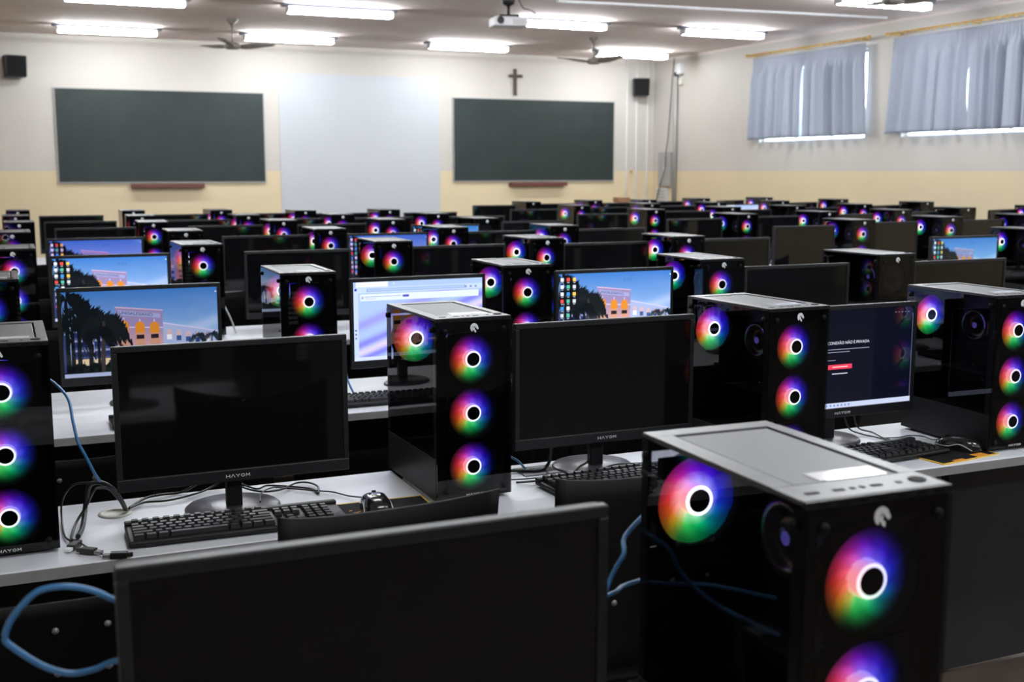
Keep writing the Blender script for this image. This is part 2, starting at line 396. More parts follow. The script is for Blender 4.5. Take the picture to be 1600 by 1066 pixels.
# ------------------------------------------------------------------ front wall: chalkboards, white screen, crucifix, speakers
def chalkboard(x0, x1, z0, z1, label):
    t = thing('chalkboard', label, 'chalkboard', ((x0 + x1) / 2, 17, z0), 0, 'green chalkboards')
    w = (x1 - x0) / 2; h = z1 - z0
    p = MB(); p.box(-w, w, -.028, -.001, 0, h, M['board']); p.build('panel', t)
    f = MB(); e = .014
    f.box(-w - e, w + e, -.034, -.001, -e, 0, M['grey']); f.box(-w - e, w + e, -.034, -.001, h, h + e, M['grey'])
    f.box(-w - e, -w, -.034, -.001, 0, h, M['grey']); f.box(w, w + e, -.034, -.001, 0, h, M['grey']); f.build('frame', t)
def tray(x0, x1, z, label):
    t = MB(); t.box(x0, x1, 16.90, 16.998, z - .03, z - .012, M['tray']); t.box(x0, x1, 16.89, 16.90, z - .03, z + .025, M['tray'])
    t.box(x0, x0 + .012, 16.90, 16.998, z - .012, z + .025, M['tray']); t.box(x1 - .012, x1, 16.90, 16.998, z - .012, z + .025, M['tray'])
    tag(t.build('chalk_tray'), label, 'chalk tray', 'red brown chalk trays')
chalkboard(.71, 3.51, 1.345, 2.60, 'long green chalkboard left of the white projection panel')
chalkboard(6.45, 9.26, 1.345, 2.61, 'long green chalkboard right of the white panel, under the crucifix')
tray(1.64, 2.63, 1.29, 'red brown chalk tray below the left green chalkboard')
tray(7.39, 8.38, 1.29, 'red brown chalk tray below the right green chalkboard')
b = MB(); b.box(3.745, 6.225, 16.988, 16.999, .62, 2.905, M['screenwhite']); tag(b.build('projection_panel'), 'big plain white projection panel between the two chalkboards', 'projection panel')
b = MB(); b.box(7.468, 7.514, 16.96, 16.999, 2.68, 3.088, M['darkwood'], .004); b.box(7.385, 7.468, 16.965, 16.999, 2.955, 3.0, M['darkwood'], .004); b.box(7.514, 7.618, 16.965, 16.999, 2.955, 3.0, M['darkwood'], .004)
tag(b.build('crucifix'), 'plain dark wooden cross on the wall above the right chalkboard', 'cross')
b = MB(); b.prism([(-.012, -.2), (.006, -.19), (.012, 0), (.004, .1), (.010, .2), (-.008, .17), (-.004, 0)], M['label'], -.002, 0)
def speaker(x, rz, label):
    t = thing('wall_speaker', label, 'speaker', (x, 16.86, 2.715), rz, 'black wall speakers')
    c = MB(); c.prism([(-.125, .01), (-.10, 0), (.10, 0), (.125, .01), (.135, .27), (.125, .285), (-.125, .285), (-.135, .27)], M['plastic'], -.085, .07); c.build('cabinet', t)
    g = MB(); g.box(-.118, .118, -.10, -.0855, .014, .272, M['mat_cloth'], .006); g.build('grille', t)
    k = MB(); k.box(-.02, .02, .07, .135, .11, .16, M['metalleg']); k.build('bracket', t)
speaker(.235, radians(14), 'black wall speaker at the far left, beside the left chalkboard')
speaker(9.70, radians(-22), 'black wall speaker high in the right corner of the front wall')

# ------------------------------------------------------------------ conduits, panels and pipes near the corner
for x, lab in ((9.507, 'thin white conduit on the front wall, first right of the right chalkboard'), (9.69, 'thin white conduit on the front wall, the middle one under the speaker'), (9.90, 'thin white conduit on the front wall, closest to the room corner')):
    b = MB(); b.lathe([(.012, 0), (.012, 3.3)], M['white'], n=10)
    for z in (.6, 1.6, 2.6): b.box(-.02, .02, 0, .018, z, z + .015, M['white'])
    tag(b.build('wall_conduit', None, (x, 16.98, .005)), lab, 'conduit', 'white conduits by the corner')
b = MB(); b.tube([(0, 0, 0), (0, -.05, 0), (.0, -.07, -.03)], .008, M['brass']); b.box(-.03, .03, -.06, -.045, .01, .02, M['brass']); b.lathe([(.012, -.005), (.016, .02)], M['brass'], c=(0, -.05, -.01), n=12)
tag(b.build('water_tap', None, (9.60, 16.995, 1.49)), 'tiny brass tap on the front wall between two white conduits', 'tap')
b = MB(); b.lathe([(.032, 0), (.032, 2.03)], M['grey'], n=14); b.lathe([(.036, 2.0), (.036, 2.06)], M['black'], n=14); b.tube([(0, 0, 2.06), (0, 0, 2.14), (.03, 0, 2.19)], .02, M['white'])
tag(b.build('wall_pipe', None, (9.985, 16.24, 1.0)), 'tall grey pipe up the right wall beside the hanging cable', 'pipe')
b = MB(); b.box(-.045, -.002, -.19, .19, 0, .56, M['grey'], .006); o = b.build('fuse_panel', None, (10.03, 16.56, 1.245)); tag(o, 'grey electrical panel on the right wall near the room corner', 'electrical panel')
b = MB(); b.box(-.055, -.05, -.012, .012, .22, .34, M['lightgrey'], .002); b.box(-.052, -.045, -.012, .012, .25, .31, M['lightgrey']); p = b.build('latch', o)
b = MB(); b.box(-.06, -.002, -.16, .16, -.3, 0, M['lightgrey'], .004)
for k in range(5): b.box(-.066, -.06, -.13, .13, -.27 + k * .05, -.25 + k * .05, M['grey'])
tag(b.build('cable_box', None, (10.03, 16.63, 1.225)), 'light grey ribbed cable box directly under the electrical panel', 'cable box')
b = MB(); b.box(-.08, -.002, -.06, .06, 0, .17, M['white'], .006); b.box(-.05, -.002, -.045, .045, -.16, -.06, M['cream'], .004); tag(b.build('junction_box', None, (10.03, 16.12, 3.02)), 'white junction box high on the right wall above the grey pipe', 'junction box')
b = MB(); b.tube([(10.0, 16.33, 3.29), (9.98, 16.35, 2.9), (9.975, 16.39, 2.446), (9.97, 16.43, 2.036), (9.955, 16.46, 1.779), (9.95, 16.47, 1.552), (9.955, 16.60, 1.314), (9.95, 16.74, 1.0)], .007, M['black'])
tag(b.build('wall_cable'), 'loose black cable hanging down the right wall across the electrical panel', 'cable')
b = MB(); b.box(-.11, .11, -.12, .12, 0, .02, M['metalleg']); b.box(-.02, .02, -.02, .02, .02, 1.03, M['metalleg']); b.box(-.10, .10, -.09, .09, 1.03, 1.105, M['wood'], .006)
tag(b.build('lectern_stand', None, (8.50, 15.3, 0)), 'small brown wooden box on a stand before the front wall', 'lectern')
b = MB(); b.box(-.035, .035, -2.1, 2.1, -.022, -.0005, M['white']); o = b.build('ceiling_trunking', None, (7.66, 11.33, CEIL), (0, 0, radians(90 - 4.4))); tag(o, 'thin white cable trunking along the ceiling by the projector', 'cable trunking')

# ------------------------------------------------------------------ ceiling lights
fx = MB(); fx.box(-.66, .66, -.06, .06, -.030, 0, M['fixture'], .004); fx_me = fx.mesh('housing')
tb = MB()
tb.lathe([(.0155, -.585), (.0155, .585)], M['tube'], axis='x', n=12); tb_me = tb.mesh('tube')
hd = MB(); hd.box(-.008, .008, -.065, .065, -.098, -.030, M['lightgrey'], .003); hd_me = hd.mesh('lamp_holder')
LX = {15.8: [(1.33, 'far row, over the left chalkboard'), (3.65, 'far row, over the left edge of the white panel'), (6.24, 'far row, over the gap before the right chalkboard'), (8.92, 'far row, by the right ceiling fan')],
      12.93: [(1.28, 'second row from the front wall, leftmost'), (3.57, 'second row from the front wall, above the white panel'), (6.31, 'second row from the front wall, behind the projector'), (8.64, 'second row from the front wall, near the right wall')],
      9.95: [(1.28, 'third row from the front wall, leftmost'), (3.57, 'third row from the front wall, second'), (6.28, 'third row from the front wall, cut by the top picture edge'), (8.66, 'third row from the front wall, above the near curtain')]}
for k, yy in enumerate((6.9, 3.9, .9, -2.1)):
    LX[yy] = [(x, '%s row from the front wall, %s' % (('fourth', 'fifth', 'sixth', 'seventh')[k], pn)) for x, pn in ((1.28, 'leftmost'), (3.57, 'second'), (6.28, 'third'), (8.66, 'rightmost'))]
for yy, row in LX.items():
    for x, lab in row:
        t = thing('fluorescent_light', 'ceiling tube light, ' + lab, 'ceiling light', (x, yy, CEIL), 0, 'fluorescent ceiling lights')
        put('housing', fx_me, t)
        for s in (-1, 1):
            put('tube', tb_me, t, (0, s * .040, -.082)); put('lamp_holder', hd_me, t, (s * .60, 0, 0))

# ------------------------------------------------------------------ ceiling fans
def ceiling_fan(x, y, ang, label):
    t = thing('ceiling_fan', label, 'ceiling fan', (x, y, CEIL), 0, 'grey ceiling fans')
    m = MB(); m.lathe([(.075, 0), (.07, -.015), (.03, -.06), (.012, -.075)], M['fanpaint'], n=20); m.build('canopy', t)
    m = MB(); m.lathe([(.011, -.06), (.011, -.30)], M['fanpaint'], n=10); m.build('rod', t)
    m = MB(); m.lathe([(.02, -.27), (.07, -.285), (.10, -.31), (.10, -.335), (.07, -.355), (0, -.36)], M['fanpaint'], n=24); m.build('motor', t)
    def bl(u, v):
        r = .09 + u * .43; w = (.045 + .05 * sin(min(1, u * 1.3) * pi * .8)) * (1 - .35 * u)
        y_ = (v - .5) * 2 * w; return (r, y_, -.32 - y_ * .42 * (1 - .5 * u) + .04 * u)
    g = MB(); g.grid(bl, 12, 4, M['fanpaint']); me = g.mesh('blade')
    for k in range(3):
        o = put('blade', me, t, (0, 0, 0), (0, 0, ang + 2 * pi * k / 3)); md = o.modifiers.new('t', 'SOLIDIFY'); md.thickness = .004
ceiling_fan(2.645, 14.46, radians(5), 'grey ceiling fan above the left green chalkboard')
ceiling_fan(7.56, 14.45, radians(50), 'grey ceiling fan above the right green chalkboard')
ceiling_fan(7.34, 8.32, radians(80), 'grey ceiling fan at the top picture edge above the near curtain')

# ------------------------------------------------------------------ projector
t = thing('projector', 'white projector hanging upside down from the ceiling on a black mount', 'projector', (4.78, 11.0, CEIL), radians(-10))
b = MB(); b.lathe([(.07, 0), (.07, -.02), (.055, -.06), (.075, -.10), (.06, -.15), (.02, -.17)], M['black'], n=20); b.build('ceiling_mount', t)
b = MB(); b.lathe([(.016, -.15), (.016, -.26)], M['black'], n=12); b.box(-.10, .10, -.05, .05, -.27, -.255, M['black'])
for sx in (-1, 1): b.box(sx * .08 - .01, sx * .08 + .01, -.06, .06, -.285, -.265, M['black'])
b.build('mount_arm', t)
b = MB(); b.box(-.175, .175, -.13, .13, -.375, -.285, M['lightgrey'], .012); b.build('body', t)
b = MB(); b.lathe([(.032, 0), (.036, -.02), (.03, -.02), (.026, -.005)], M['black'], axis='y', n=20, c=(-.115, -.13, -.325)); b.build('lens', t)
b = MB()
for k in range(6): b.box(.02 + k * .022, .03 + k * .022, -.1325, -.130, -.36, -.31, M['grey'])
b.build('vent', t)
b = MB(); b.tube([(4.86, 11.0, CEIL - .002), (4.93, 10.99, 3.14), (5.02, 10.97, 3.11), (5.06, 10.95, 3.06), (5.03, 10.94, 3.0), (4.955, 10.97, 2.975)], .005, M['black'])
tag(b.build('projector_cable'), 'thin black cable looping from the ceiling to the projector', 'cable')

# ------------------------------------------------------------------ lettering and emblem
def lettering(h):
    """H A Y O M in thin geometric strokes, centred on x, baseline z=0, facing -y"""
    b = MB(); th = h * .155; x = 0; adv = []
    def stroke(p, q):
        P = Vector((p[0], 0, p[1])); Q = Vector((q[0], 0, q[1])); d = (Q - P).normalized(); n = Vector((-d.z, 0, d.x)) * th / 2
        b.prism([((P - n).x, (P - n).z), ((Q - n).x, (Q - n).z), ((Q + n).x, (Q + n).z), ((P + n).x, (P + n).z)], M['print'], -.0006, .0001)
    W = h * 1.22; g = h * .34
    xs = [-2.5 * W - 2 * g + i * (W + g) for i in range(5)]
    x = xs[0]; stroke((x + th / 2, 0), (x + th / 2, h)); stroke((x + W - th / 2, 0), (x + W - th / 2, h)); stroke((x, h / 2), (x + W, h / 2))
    x = xs[1]; stroke((x, 0), (x + W / 2, h)); stroke((x + W / 2, h), (x + W, 0))
    x = xs[2]; stroke((x, h), (x + W / 2, h * .45)); stroke((x + W, h), (x + W / 2, h * .45)); stroke((x + W / 2, .45 * h), (x + W / 2, 0))
    x = xs[3]; pts = [(x + W / 2 + (W / 2 - th / 2) * cos(a), h / 2 + (h / 2 - th / 2) * sin(a)) for a in [2 * pi * k / 12 for k in range(12)]]
    for k in range(12): stroke(pts[k], pts[(k + 1) % 12])
    x = xs[4]; stroke((x + th / 2, 0), (x + th / 2, h)); stroke((x + W - th / 2, 0), (x + W - th / 2, h)); stroke((x + th / 2, h), (x + W / 2, h * .35)); stroke((x + W / 2, h * .35), (x + W - th / 2, h))
    return b
def emblem():
    """silver crested head mark: a C-shaped crest and a pointed muzzle"""
    b = MB(); s = .0105
    crest = [(-.75, -.55), (-.95, 0), (-.85, .55), (-.45, .95), (.1, 1.05), (.6, .75), (.85, .25), (1.0, -.15), (.75, -.35), (.42, -.02), (.22, .22), (0, .36), (-.2, .26), (-.32, 0), (-.28, -.3), (-.45, -.75)]
    muzzle = [(-.2, .02), (0, .22), (.14, -.02), (.05, -.25), (.4, -.55), (.35, -1.05), (.05, -.85), (-.15, -.5), (-.3, -.25)]
    for pl in (crest, muzzle): b.prism([(x * s, z * s) for x, z in pl[::-1]], M['print'], -.0006, .0001)
    return b

# ------------------------------------------------------------------ computer tower
W_, D_, H_ = .182, .335, .42
def case_fan_meshes(bl, hr, hs):
    n = 40
    f = MB()           # square frame with a round opening
    o = len(f.v); sq = []
    for k in range(n):
        a = 2 * pi * k / n; r = .0585; q = .0605 / max(abs(cos(a)), abs(sin(a)))
        f.v += [(r * cos(a), 0, r * sin(a)), (q * cos(a), 0, q * sin(a)), (r * cos(a), .025, r * sin(a))]
    for k in range(n):
        a = o + 3 * k; c = o + 3 * ((k + 1) % n)
        f.face((a, a + 1, c + 1, c), M['slot']); f.face((a, c, c + 2, a + 2), M['slot'], True)
    for k in range(4):   # struts behind
        f.box(-.002, .002, .020, .024, .02, .06, M['slot'], rot=Matrix.Rotation(pi / 4 + k * pi / 2, 3, 'Y'))
    h = MB()
    h.lathe([(.0150, .0), (.0150, -.0005)], M['slot'], axis='y', n=28)
    h.lathe([(.0152, -.0006), (.0186, -.0006), (.0192, .0004)], hr, axis='y', n=28, cap=False)
    h.lathe([(.0192, .0004), (.0205, .003), (.0216, .022)], hs, axis='y', n=28, cap=False)
    d = MB()
    for k in range(9):
        def bl_fn(u, v, k=k):
            r = .021 + u * .037; a = 2 * pi * k / 9 + (v - .5) * (2 * pi / 9) * 1.16 + u * .75
            return (r * cos(a), .0120 + .0030 * v, r * sin(a))
        d.grid(bl_fn, 5, 4, bl)
    return f.mesh('case_fan'), h.mesh('fan_hub'), d.mesh('fan_blades')
FAN_LIT = case_fan_meshes(M['blades'], M['hubring'], M['hubside']); FAN_REAR = case_fan_meshes(M['blades_bright'], M['hubring_bright'], M['hubside'])
FAN_OFF = case_fan_meshes(M['unlit'], M['unlit'], M['unlit'])
def tower_meshes():
    d = {}
    b = MB(); t = .004     # steel chassis: right side, floor, roof frame, back with an opening for the fan, shroud
    b.box(W_ - t, W_, .012, D_, .012, H_ - .004, M['case']); b.box(0, W_, .012, D_, .008, .012, M['case'])
    b.box(.004, W_ - t, .03, D_ - .004, .098, .102, M['case'])
    cx, cz, r = .066, .333, .058; zb, zt = .012, H_ - .004; xl, xr = .002, W_ - t
    b.box(xl, xr, D_ - .003, D_, zb, cz - r - .004, M['case']); b.box(xl, xr, D_ - .003, D_, cz + r + .004, zt, M['case'])
    b.box(cx + r + .003, xr, D_ - .003, D_, cz - r - .004, cz + r + .004, M['case'])
    b.box(xl, cx - r - .003, D_ - .003, D_, cz - r - .004, cz + r + .004, M['case'])
    for k in range(7): b.box(.14, .178, D_ + .0001, D_ + .002, .13 + k * .02, .142 + k * .02, M['grey'])
    b.box(.02, .16, D_ + .0001, D_ + .0015, .015, .095, M['base'])
    b.box(0, .006, D_ - .014, D_, .012, H_ - .01, M['case']); b.box(0, .006, .012, .022, .012, H_ - .01, M['case'])
    d['chassis'] = b
    b = MB()   # top: rim around a shallow recess
    zt0, zt1 = H_ - .006, H_
    x0, x1, y0, y1 = .026, .163, .060, .306
    b.box(0, W_, .006, y0, zt0, zt1, M['casetop'], .0012); b.box(0, W_, y1, D_, zt0, zt1, M['casetop'], .0012)
    b.box(0, x0, y0, y1, zt0, zt1, M['casetop']); b.box(x1, W_, y0, y1, zt0, zt1, M['casetop'])
    b.box(x0, x1, y0, y1, zt0 - .003, zt0 - .001, M['slot'])
    d['top_cover'] = b
    b = MB(); b.box(x0 + .004, x1 - .004, y0 + .004, y1 - .006, H_ - .0069, H_ - .0012, M['filter'], .001); d['dust_filter'] = b
    b = MB(); b.box(.064, .150, .066, .096, H_ - .0011, H_ - .0004, M['label']); d['sticker'] = b
    b = MB()
    for xx, w in ((.018, .015), (.052, .013), (.073, .005), (.085, .005), (.099, .013)): b.box(xx, xx + w, .025, .031, H_ + .0001, H_ + .0006, M['slot'])
    b.box(.132, .138, .026, .032, H_ + .0001, H_ + .0006, M['slot'])
    b.lathe([(.0095, H_), (.0095, H_ + .001), (.0075, H_ + .001), (.0072, H_ + .0003)], M['slot'], c=(.160, .030, .0002), n=20)
    d['port_strip'] = b
    b = MB(); b.box(-.001, .002, .004, D_ - .002, .104, H_ - .006, M['glass']); d['side_glass'] = b
    b = MB(); b.box(-.001, .002, .006, D_ - .002, .012, .1035, M['case'], .0008); d['lower_side_panel'] = b
    b = MB(); b.box(.0, W_, .0, .004, .010, H_ - .008, M['frontglass']); d['front_glass'] = b
    b = MB()   # front trim around the glass edge and vent strip on top
    b.box(0, W_, .0045, .012, .008, .014, M['case']); b.box(0, W_, .002, .012, H_ - .008, H_ - .0005, M['case'])
    b.box(.0, .004, .0045, .012, .014, H_ - .008, M['case']); b.box(W_ - .004, W_, .0045, .012, .014, H_ - .008, M['case'])
    b.box(.004, .0335, .026, .028, .014, H_ - .008, M['case']); b.box(.1545, W_ - .004, .026, .028, .014, H_ - .008, M['case'])
    b.box(.0335, .1545, .026, .028, .014, .0155, M['case']); b.box(.0335, .1545, .026, .028, .384, H_ - .008, M['case'])
    for k in range(7): b.box(.015 + k * .024, .027 + k * .024, .0012, .002, H_ - .006, H_ - .003, M['slot'])
    d['front_trim'] = b
    b = MB(); b.lathe([(.0065, 0), (.006, -.003), (0, -.0032)], M['slot'], axis='y', n=16); d['glass_knob'] = b
    b = MB(); b.lathe([(.0065, 0), (.006, -.006), (0, -.0065)], M['slot'], axis='x', n=16); d['thumb_screw'] = b
    b = MB(); b.box(W_ - .012, W_ - .0045, .09, .31, .11, .395, M['pcb'])
    for k in range(4): b.box(W_ - .03, W_ - .012, .115 + k * .009, .119 + k * .009, .25, .385, M['plastic'])
    b.box(.09, W_ - .012, .13, .30, .185, .190, M['pcb'])
    for k in range(6): b.box(W_ - .014, W_ - .0118, .14 + k * .02, .146 + k * .02, .15 + .02 * (k % 3), .154 + .02 * (k % 3), M['grey'])
    d['motherboard'] = b
    b = MB(); b.lathe([(.044, W_ - .013), (.046, W_ - .05), (.046, W_ - .075), (.036, W_ - .075), (.036, W_ - .066), (.014, W_ - .066), (.014, W_ - .072), (0, W_ - .072)], M['unlit'], axis='x', c=(0, .185, .315), n=28)
    b.lathe([(.0085, W_ - .0722), (.0085, W_ - .0727)], M['led'], axis='x', c=(0, .185, .315), n=16)
    b.tube([(W_ - .076, .185 + .041 * cos(a), .315 + .041 * sin(a)) for a in [2.2, 2.45, 2.7, 2.95, 3.2]], .0016, M['led'], n=6, sub=2)
    d['cpu_cooler'] = b
    b = MB(); b.lathe([(.011, 0), (.013, .010)], M['black'], n=16); d['foot'] = b
    d['logo'] = emblem(); d['brand_lettering'] = lettering(.0056)
    return {k: v.mesh(k) for k, v in d.items()}
TM = tower_meshes()
def make_tower(lit, detail):
    t = bpy.data.objects.new('computer_tower', None); COL.objects.link(t); t.empty_display_size = .1
    for k in ('chassis', 'top_cover', 'dust_filter', 'sticker', 'side_glass', 'lower_side_panel', 'front_glass', 'front_trim', 'cpu_cooler'): put(k, TM[k], t)
    if detail:
        put('port_strip', TM['port_strip'], t); put('motherboard', TM['motherboard'], t)
        for x in (.02, W_ - .02): put('glass_knob', TM['glass_knob'], t, (x, -.0002, H_ - .028)); put('glass_knob', TM['glass_knob'], t, (x, -.0002, .028))
        for y in (.018, D_ - .018): put('thumb_screw', TM['thumb_screw'], t, (-.0012, y, H_ - .026))
        put('brand_lettering', TM['brand_lettering'], t, (W_ / 2, -.0003, .013))
    put('logo', TM['logo'], t, (W_ / 2, -.0003, .396))
    for x in (.025, W_ - .025):
        for y in (.04, D_ - .03): put('foot', TM['foot'], t, (x, y, 0.0))
    F = FAN_LIT if lit else FAN_OFF; R = FAN_REAR if lit else FAN_OFF
    for z in (.323, .1995, .076):
        f = put('front_fan', F[0], t, (.094, .014, z)); put('fan_hub', F[1], f); put('fan_blades', F[2], f)
    f = put('rear_fan', R[0], t, (.066, D_ - .030, .333)); put('fan_hub', R[1], f); put('fan_blades', R[2], f)
    return t

# (x of front-left corner, y, lit, turn in degrees)
LEFT = [  # columns from the aisle wall inward, rows from the camera
    [None, (.70, .88, 1, -1.5)],
    [(-.12, 2.35, 1, 0), (.85, 2.355, 1, 1.2), (1.632, 2.215, 1, 2.8), (2.35, 2.22, 1, -1.0)],
    [(-.155, 3.76, 1, 0), (.79, 3.64, 1, -1.2), (1.56, 3.63, 1, -2), (2.34, 3.59, 1, 0), (3.11, 3.53, 0, 1)],
    [(-.07, 5.25, 1, 0), (.705, 5.24, 1, 1), (1.56, 5.14, 1, -2), (2.32, 5.07, 1, 1), (3.04, 4.94, 1, -2)],
    [(-.06, 6.69, 1, 0), (.81, 6.49, 0, -1), (1.59, 6.39, 1, -1), (2.29, 6.28, 1, -2), (2.98, 6.22, 1, -2)],
    [(-.01, 8.00, 1, 0), (.78, 7.72, 1, -2), (1.60, 7.63, 1, 0), (2.31, 7.48, 1, 1), (2.97, 7.41, 0, 2)],
    [(-.02, 9.17, 1, 0), (.83, 8.84, 1, 0), (1.57, 8.67, 1, 1), (2.26, 8.56, 1, 1), (2.97, 8.40, 1, 1)],
    [(.01, 10.44, 1, 0), (.89, 10.07, 1, 0), (1.58, 9.90, 1, 2), (2.21, 9.54, 1, 1), (2.91, 9.43, 1, 2)]]
RIGHT = [  # columns from the middle aisle outward; rows from the camera
    [(5.27, 4.73, 1, 0)],
    [(5.19, 6.16, 1, -2), (6.11, 6.31, 1, -3), (7.00, 6.36, 1, 0)],
    [(5.12, 7.38, 1, 2), (6.02, 7.55, 1, -1), (6.87, 7.65, 1, -4), (7.84, 7.89, 0, -1), (9.00, 8.03, 1, 0)],
    [(5.01, 8.57, 1, 1), (6.01, 8.90, 1, -2), (6.80, 8.99, 0, -3), (7.76, 9.17, 1, -4), (8.96, 9.58, 0, 0)],
    [(4.96, 9.86, 1, 1), (5.91, 10.17, 1, -3), (6.80, 10.31, 1, -3), (7.81, 10.56, 1, 0), (8.88, 10.87, 1, -2)],
    [(5.10, 11.27, 0, 3), (6.00, 11.56, 1, 2), (6.70, 11.57, 1, -4), (7.63, 11.86, 1, 2), (8.63, 11.99, 1, -2)]]
ORD = ['front', 'second', 'third', 'fourth', 'fifth', 'sixth', 'seventh', 'eighth']
COLN = ['leftmost', 'second from left', 'third from left', 'fourth from left', 'fifth from left', 'sixth from left']
DZ = .75
protos = {(l, d): make_tower(l, d) for l in (0, 1) for d in (0, 1)}
index_kids(); used = set()
def place_tower(x, y, lit, rz, label):
    key = (lit, 1 if y < 6.6 else 0); p = protos[key]
    o = p if key not in used else copy_tree(p); used.add(key)
    o.location = (x, y, DZ); o.rotation_euler = (0, 0, radians(rz)); tag(o, label, 'computer', 'black computer towers in rows')
for r, row in enumerate(LEFT):
    for c, s in enumerate(row):
        if s: place_tower(s[0], s[1], s[2], s[3], ('black glass computer tower, rainbow fans, ' if s[2] else 'black computer tower with unlit fans, ') + ('blurred, nearest the camera' if r == 0 else 'left block, %s row, %s' % (ORD[r], COLN[c])))
for r, row in enumerate(RIGHT):
    for c, s in enumerate(row):
        place_tower(s[0], s[1], s[2], s[3], ('black glass computer tower, rainbow fans, ' if s[2] else 'black computer tower with unlit fans, ') + 'right block, %s row, %s' % (ORD[r], COLN[c]))
for k, p in protos.items():
    if k not in used: raise RuntimeError('unused proto')

# ------------------------------------------------------------------ screen pictures (flat, lit)
SW, SH = .470, .266      # visible screen
class Pic:
    def __init__(s, mat): s.b = MB(); s.mat = mat; s.layer = 0
    def poly(s, pts, col):
        s.layer += 1; y = -.0000012 * s.layer; o = len(s.b.v); s.b.v += [((min(1, max(0, u)) - .5) * SW, y, min(1, max(0, v)) * SH) for u, v in pts]
        s.b.face(tuple(range(o, o + len(pts))), s.mat, False, col)
    def rect(s, u0, v0, u1, v1, col): s.poly([(u0, v0), (u1, v0), (u1, v1), (u0, v1)], col)
    def grid(s, fn, nu, nv, v0=0, u0=0, u1=1, v1=1):
        s.layer += 1; y = -.0000012 * s.layer
        s.b.grid(lambda u, v: ((u0 + u * (u1 - u0) - .5) * SW, y, (v0 + v * (v1 - v0)) * SH), nu, nv, s.mat, False, lambda u, v: fn(u0 + u * (u1 - u0), v0 + v * (v1 - v0)))
    def text(s, txt, u, v, h, col, slope=0, wide=1.0):
        cu = bpy.data.curves.new('t', 'FONT'); cu.body = txt; cu.size = 1; to = bpy.data.objects.new('t', cu); COL.objects.link(to)
        dg = bpy.context.evaluated_depsgraph_get(); me = bpy.data.meshes.new_from_object(to.evaluated_get(dg))
        s.layer += 1; y = -.0000012 * s.layer; o = len(s.b.v); k = h * SH / .72
        for vt in me.vertices:
            X = vt.co.x * k * wide; s.b.v.append(((u - .5) * SW + X, y, v * SH + vt.co.y * k + X * slope))
        for p in me.polygons: s.b.face(tuple(i + o for i in p.vertices), s.mat, False, col)
        bpy.data.objects.remove(to); bpy.data.curves.remove(cu); bpy.data.meshes.remove(me)
def lin(r, g, b_): return tuple(((c / 255) / 12.92 if c / 255 <= .04045 else ((c / 255 + .055) / 1.055) ** 2.4) for c in (r, g, b_))
def palm(p, cu, cv, s, col, trunk, base=0.0, seed=1, lean=0):
    """palm silhouette: trunk plus arching fronds made of narrow hanging leaflets"""
    rnd = random.Random(seed)
    p.poly([(cu - .010 * s + lean, base), (cu + .010 * s + lean, base), (cu + .006 * s, cv), (cu - .006 * s, cv)], trunk)
    for k in range(17):
        a = -.5 + (pi + 1.0) * k / 16 + rnd.uniform(-.12, .12); L = s * rnd.uniform(.13, .19); dr = s * rnd.uniform(.09, .16)
        N_ = 9; A = [(cu + L * t * cos(a) * .62, cv + L * t * sin(a) - dr * t * t * 1.5) for t in [q / N_ for q in range(N_ + 1)]]
        for q in range(N_):
            (x0, y0), (x1, y1) = A[q], A[q + 1]; w = .004 * s
            p.poly([(x0, y0 - w), (x1, y1 - w), (x1, y1 + w), (x0, y0 + w)], col)
            if q < 1: continue
            ll = s * .055 * sin(pi * (q + .6) / (N_ + .8)) * rnd.uniform(.8, 1.2); dx = .3 * ll * (1 if cos(a) > 0 else -1)
            xm = (x0 + x1) / 2
            p.poly([(x0 - .003 * s, y0), (x0 + dx + .001, y0 - ll * 1.9), (x1 + .003 * s, y1)], col)
            p.poly([(x0 - .003 * s, y0), (x1 + .003 * s, y1), (x0 + dx * 1.4, y0 + ll * .8)], col)
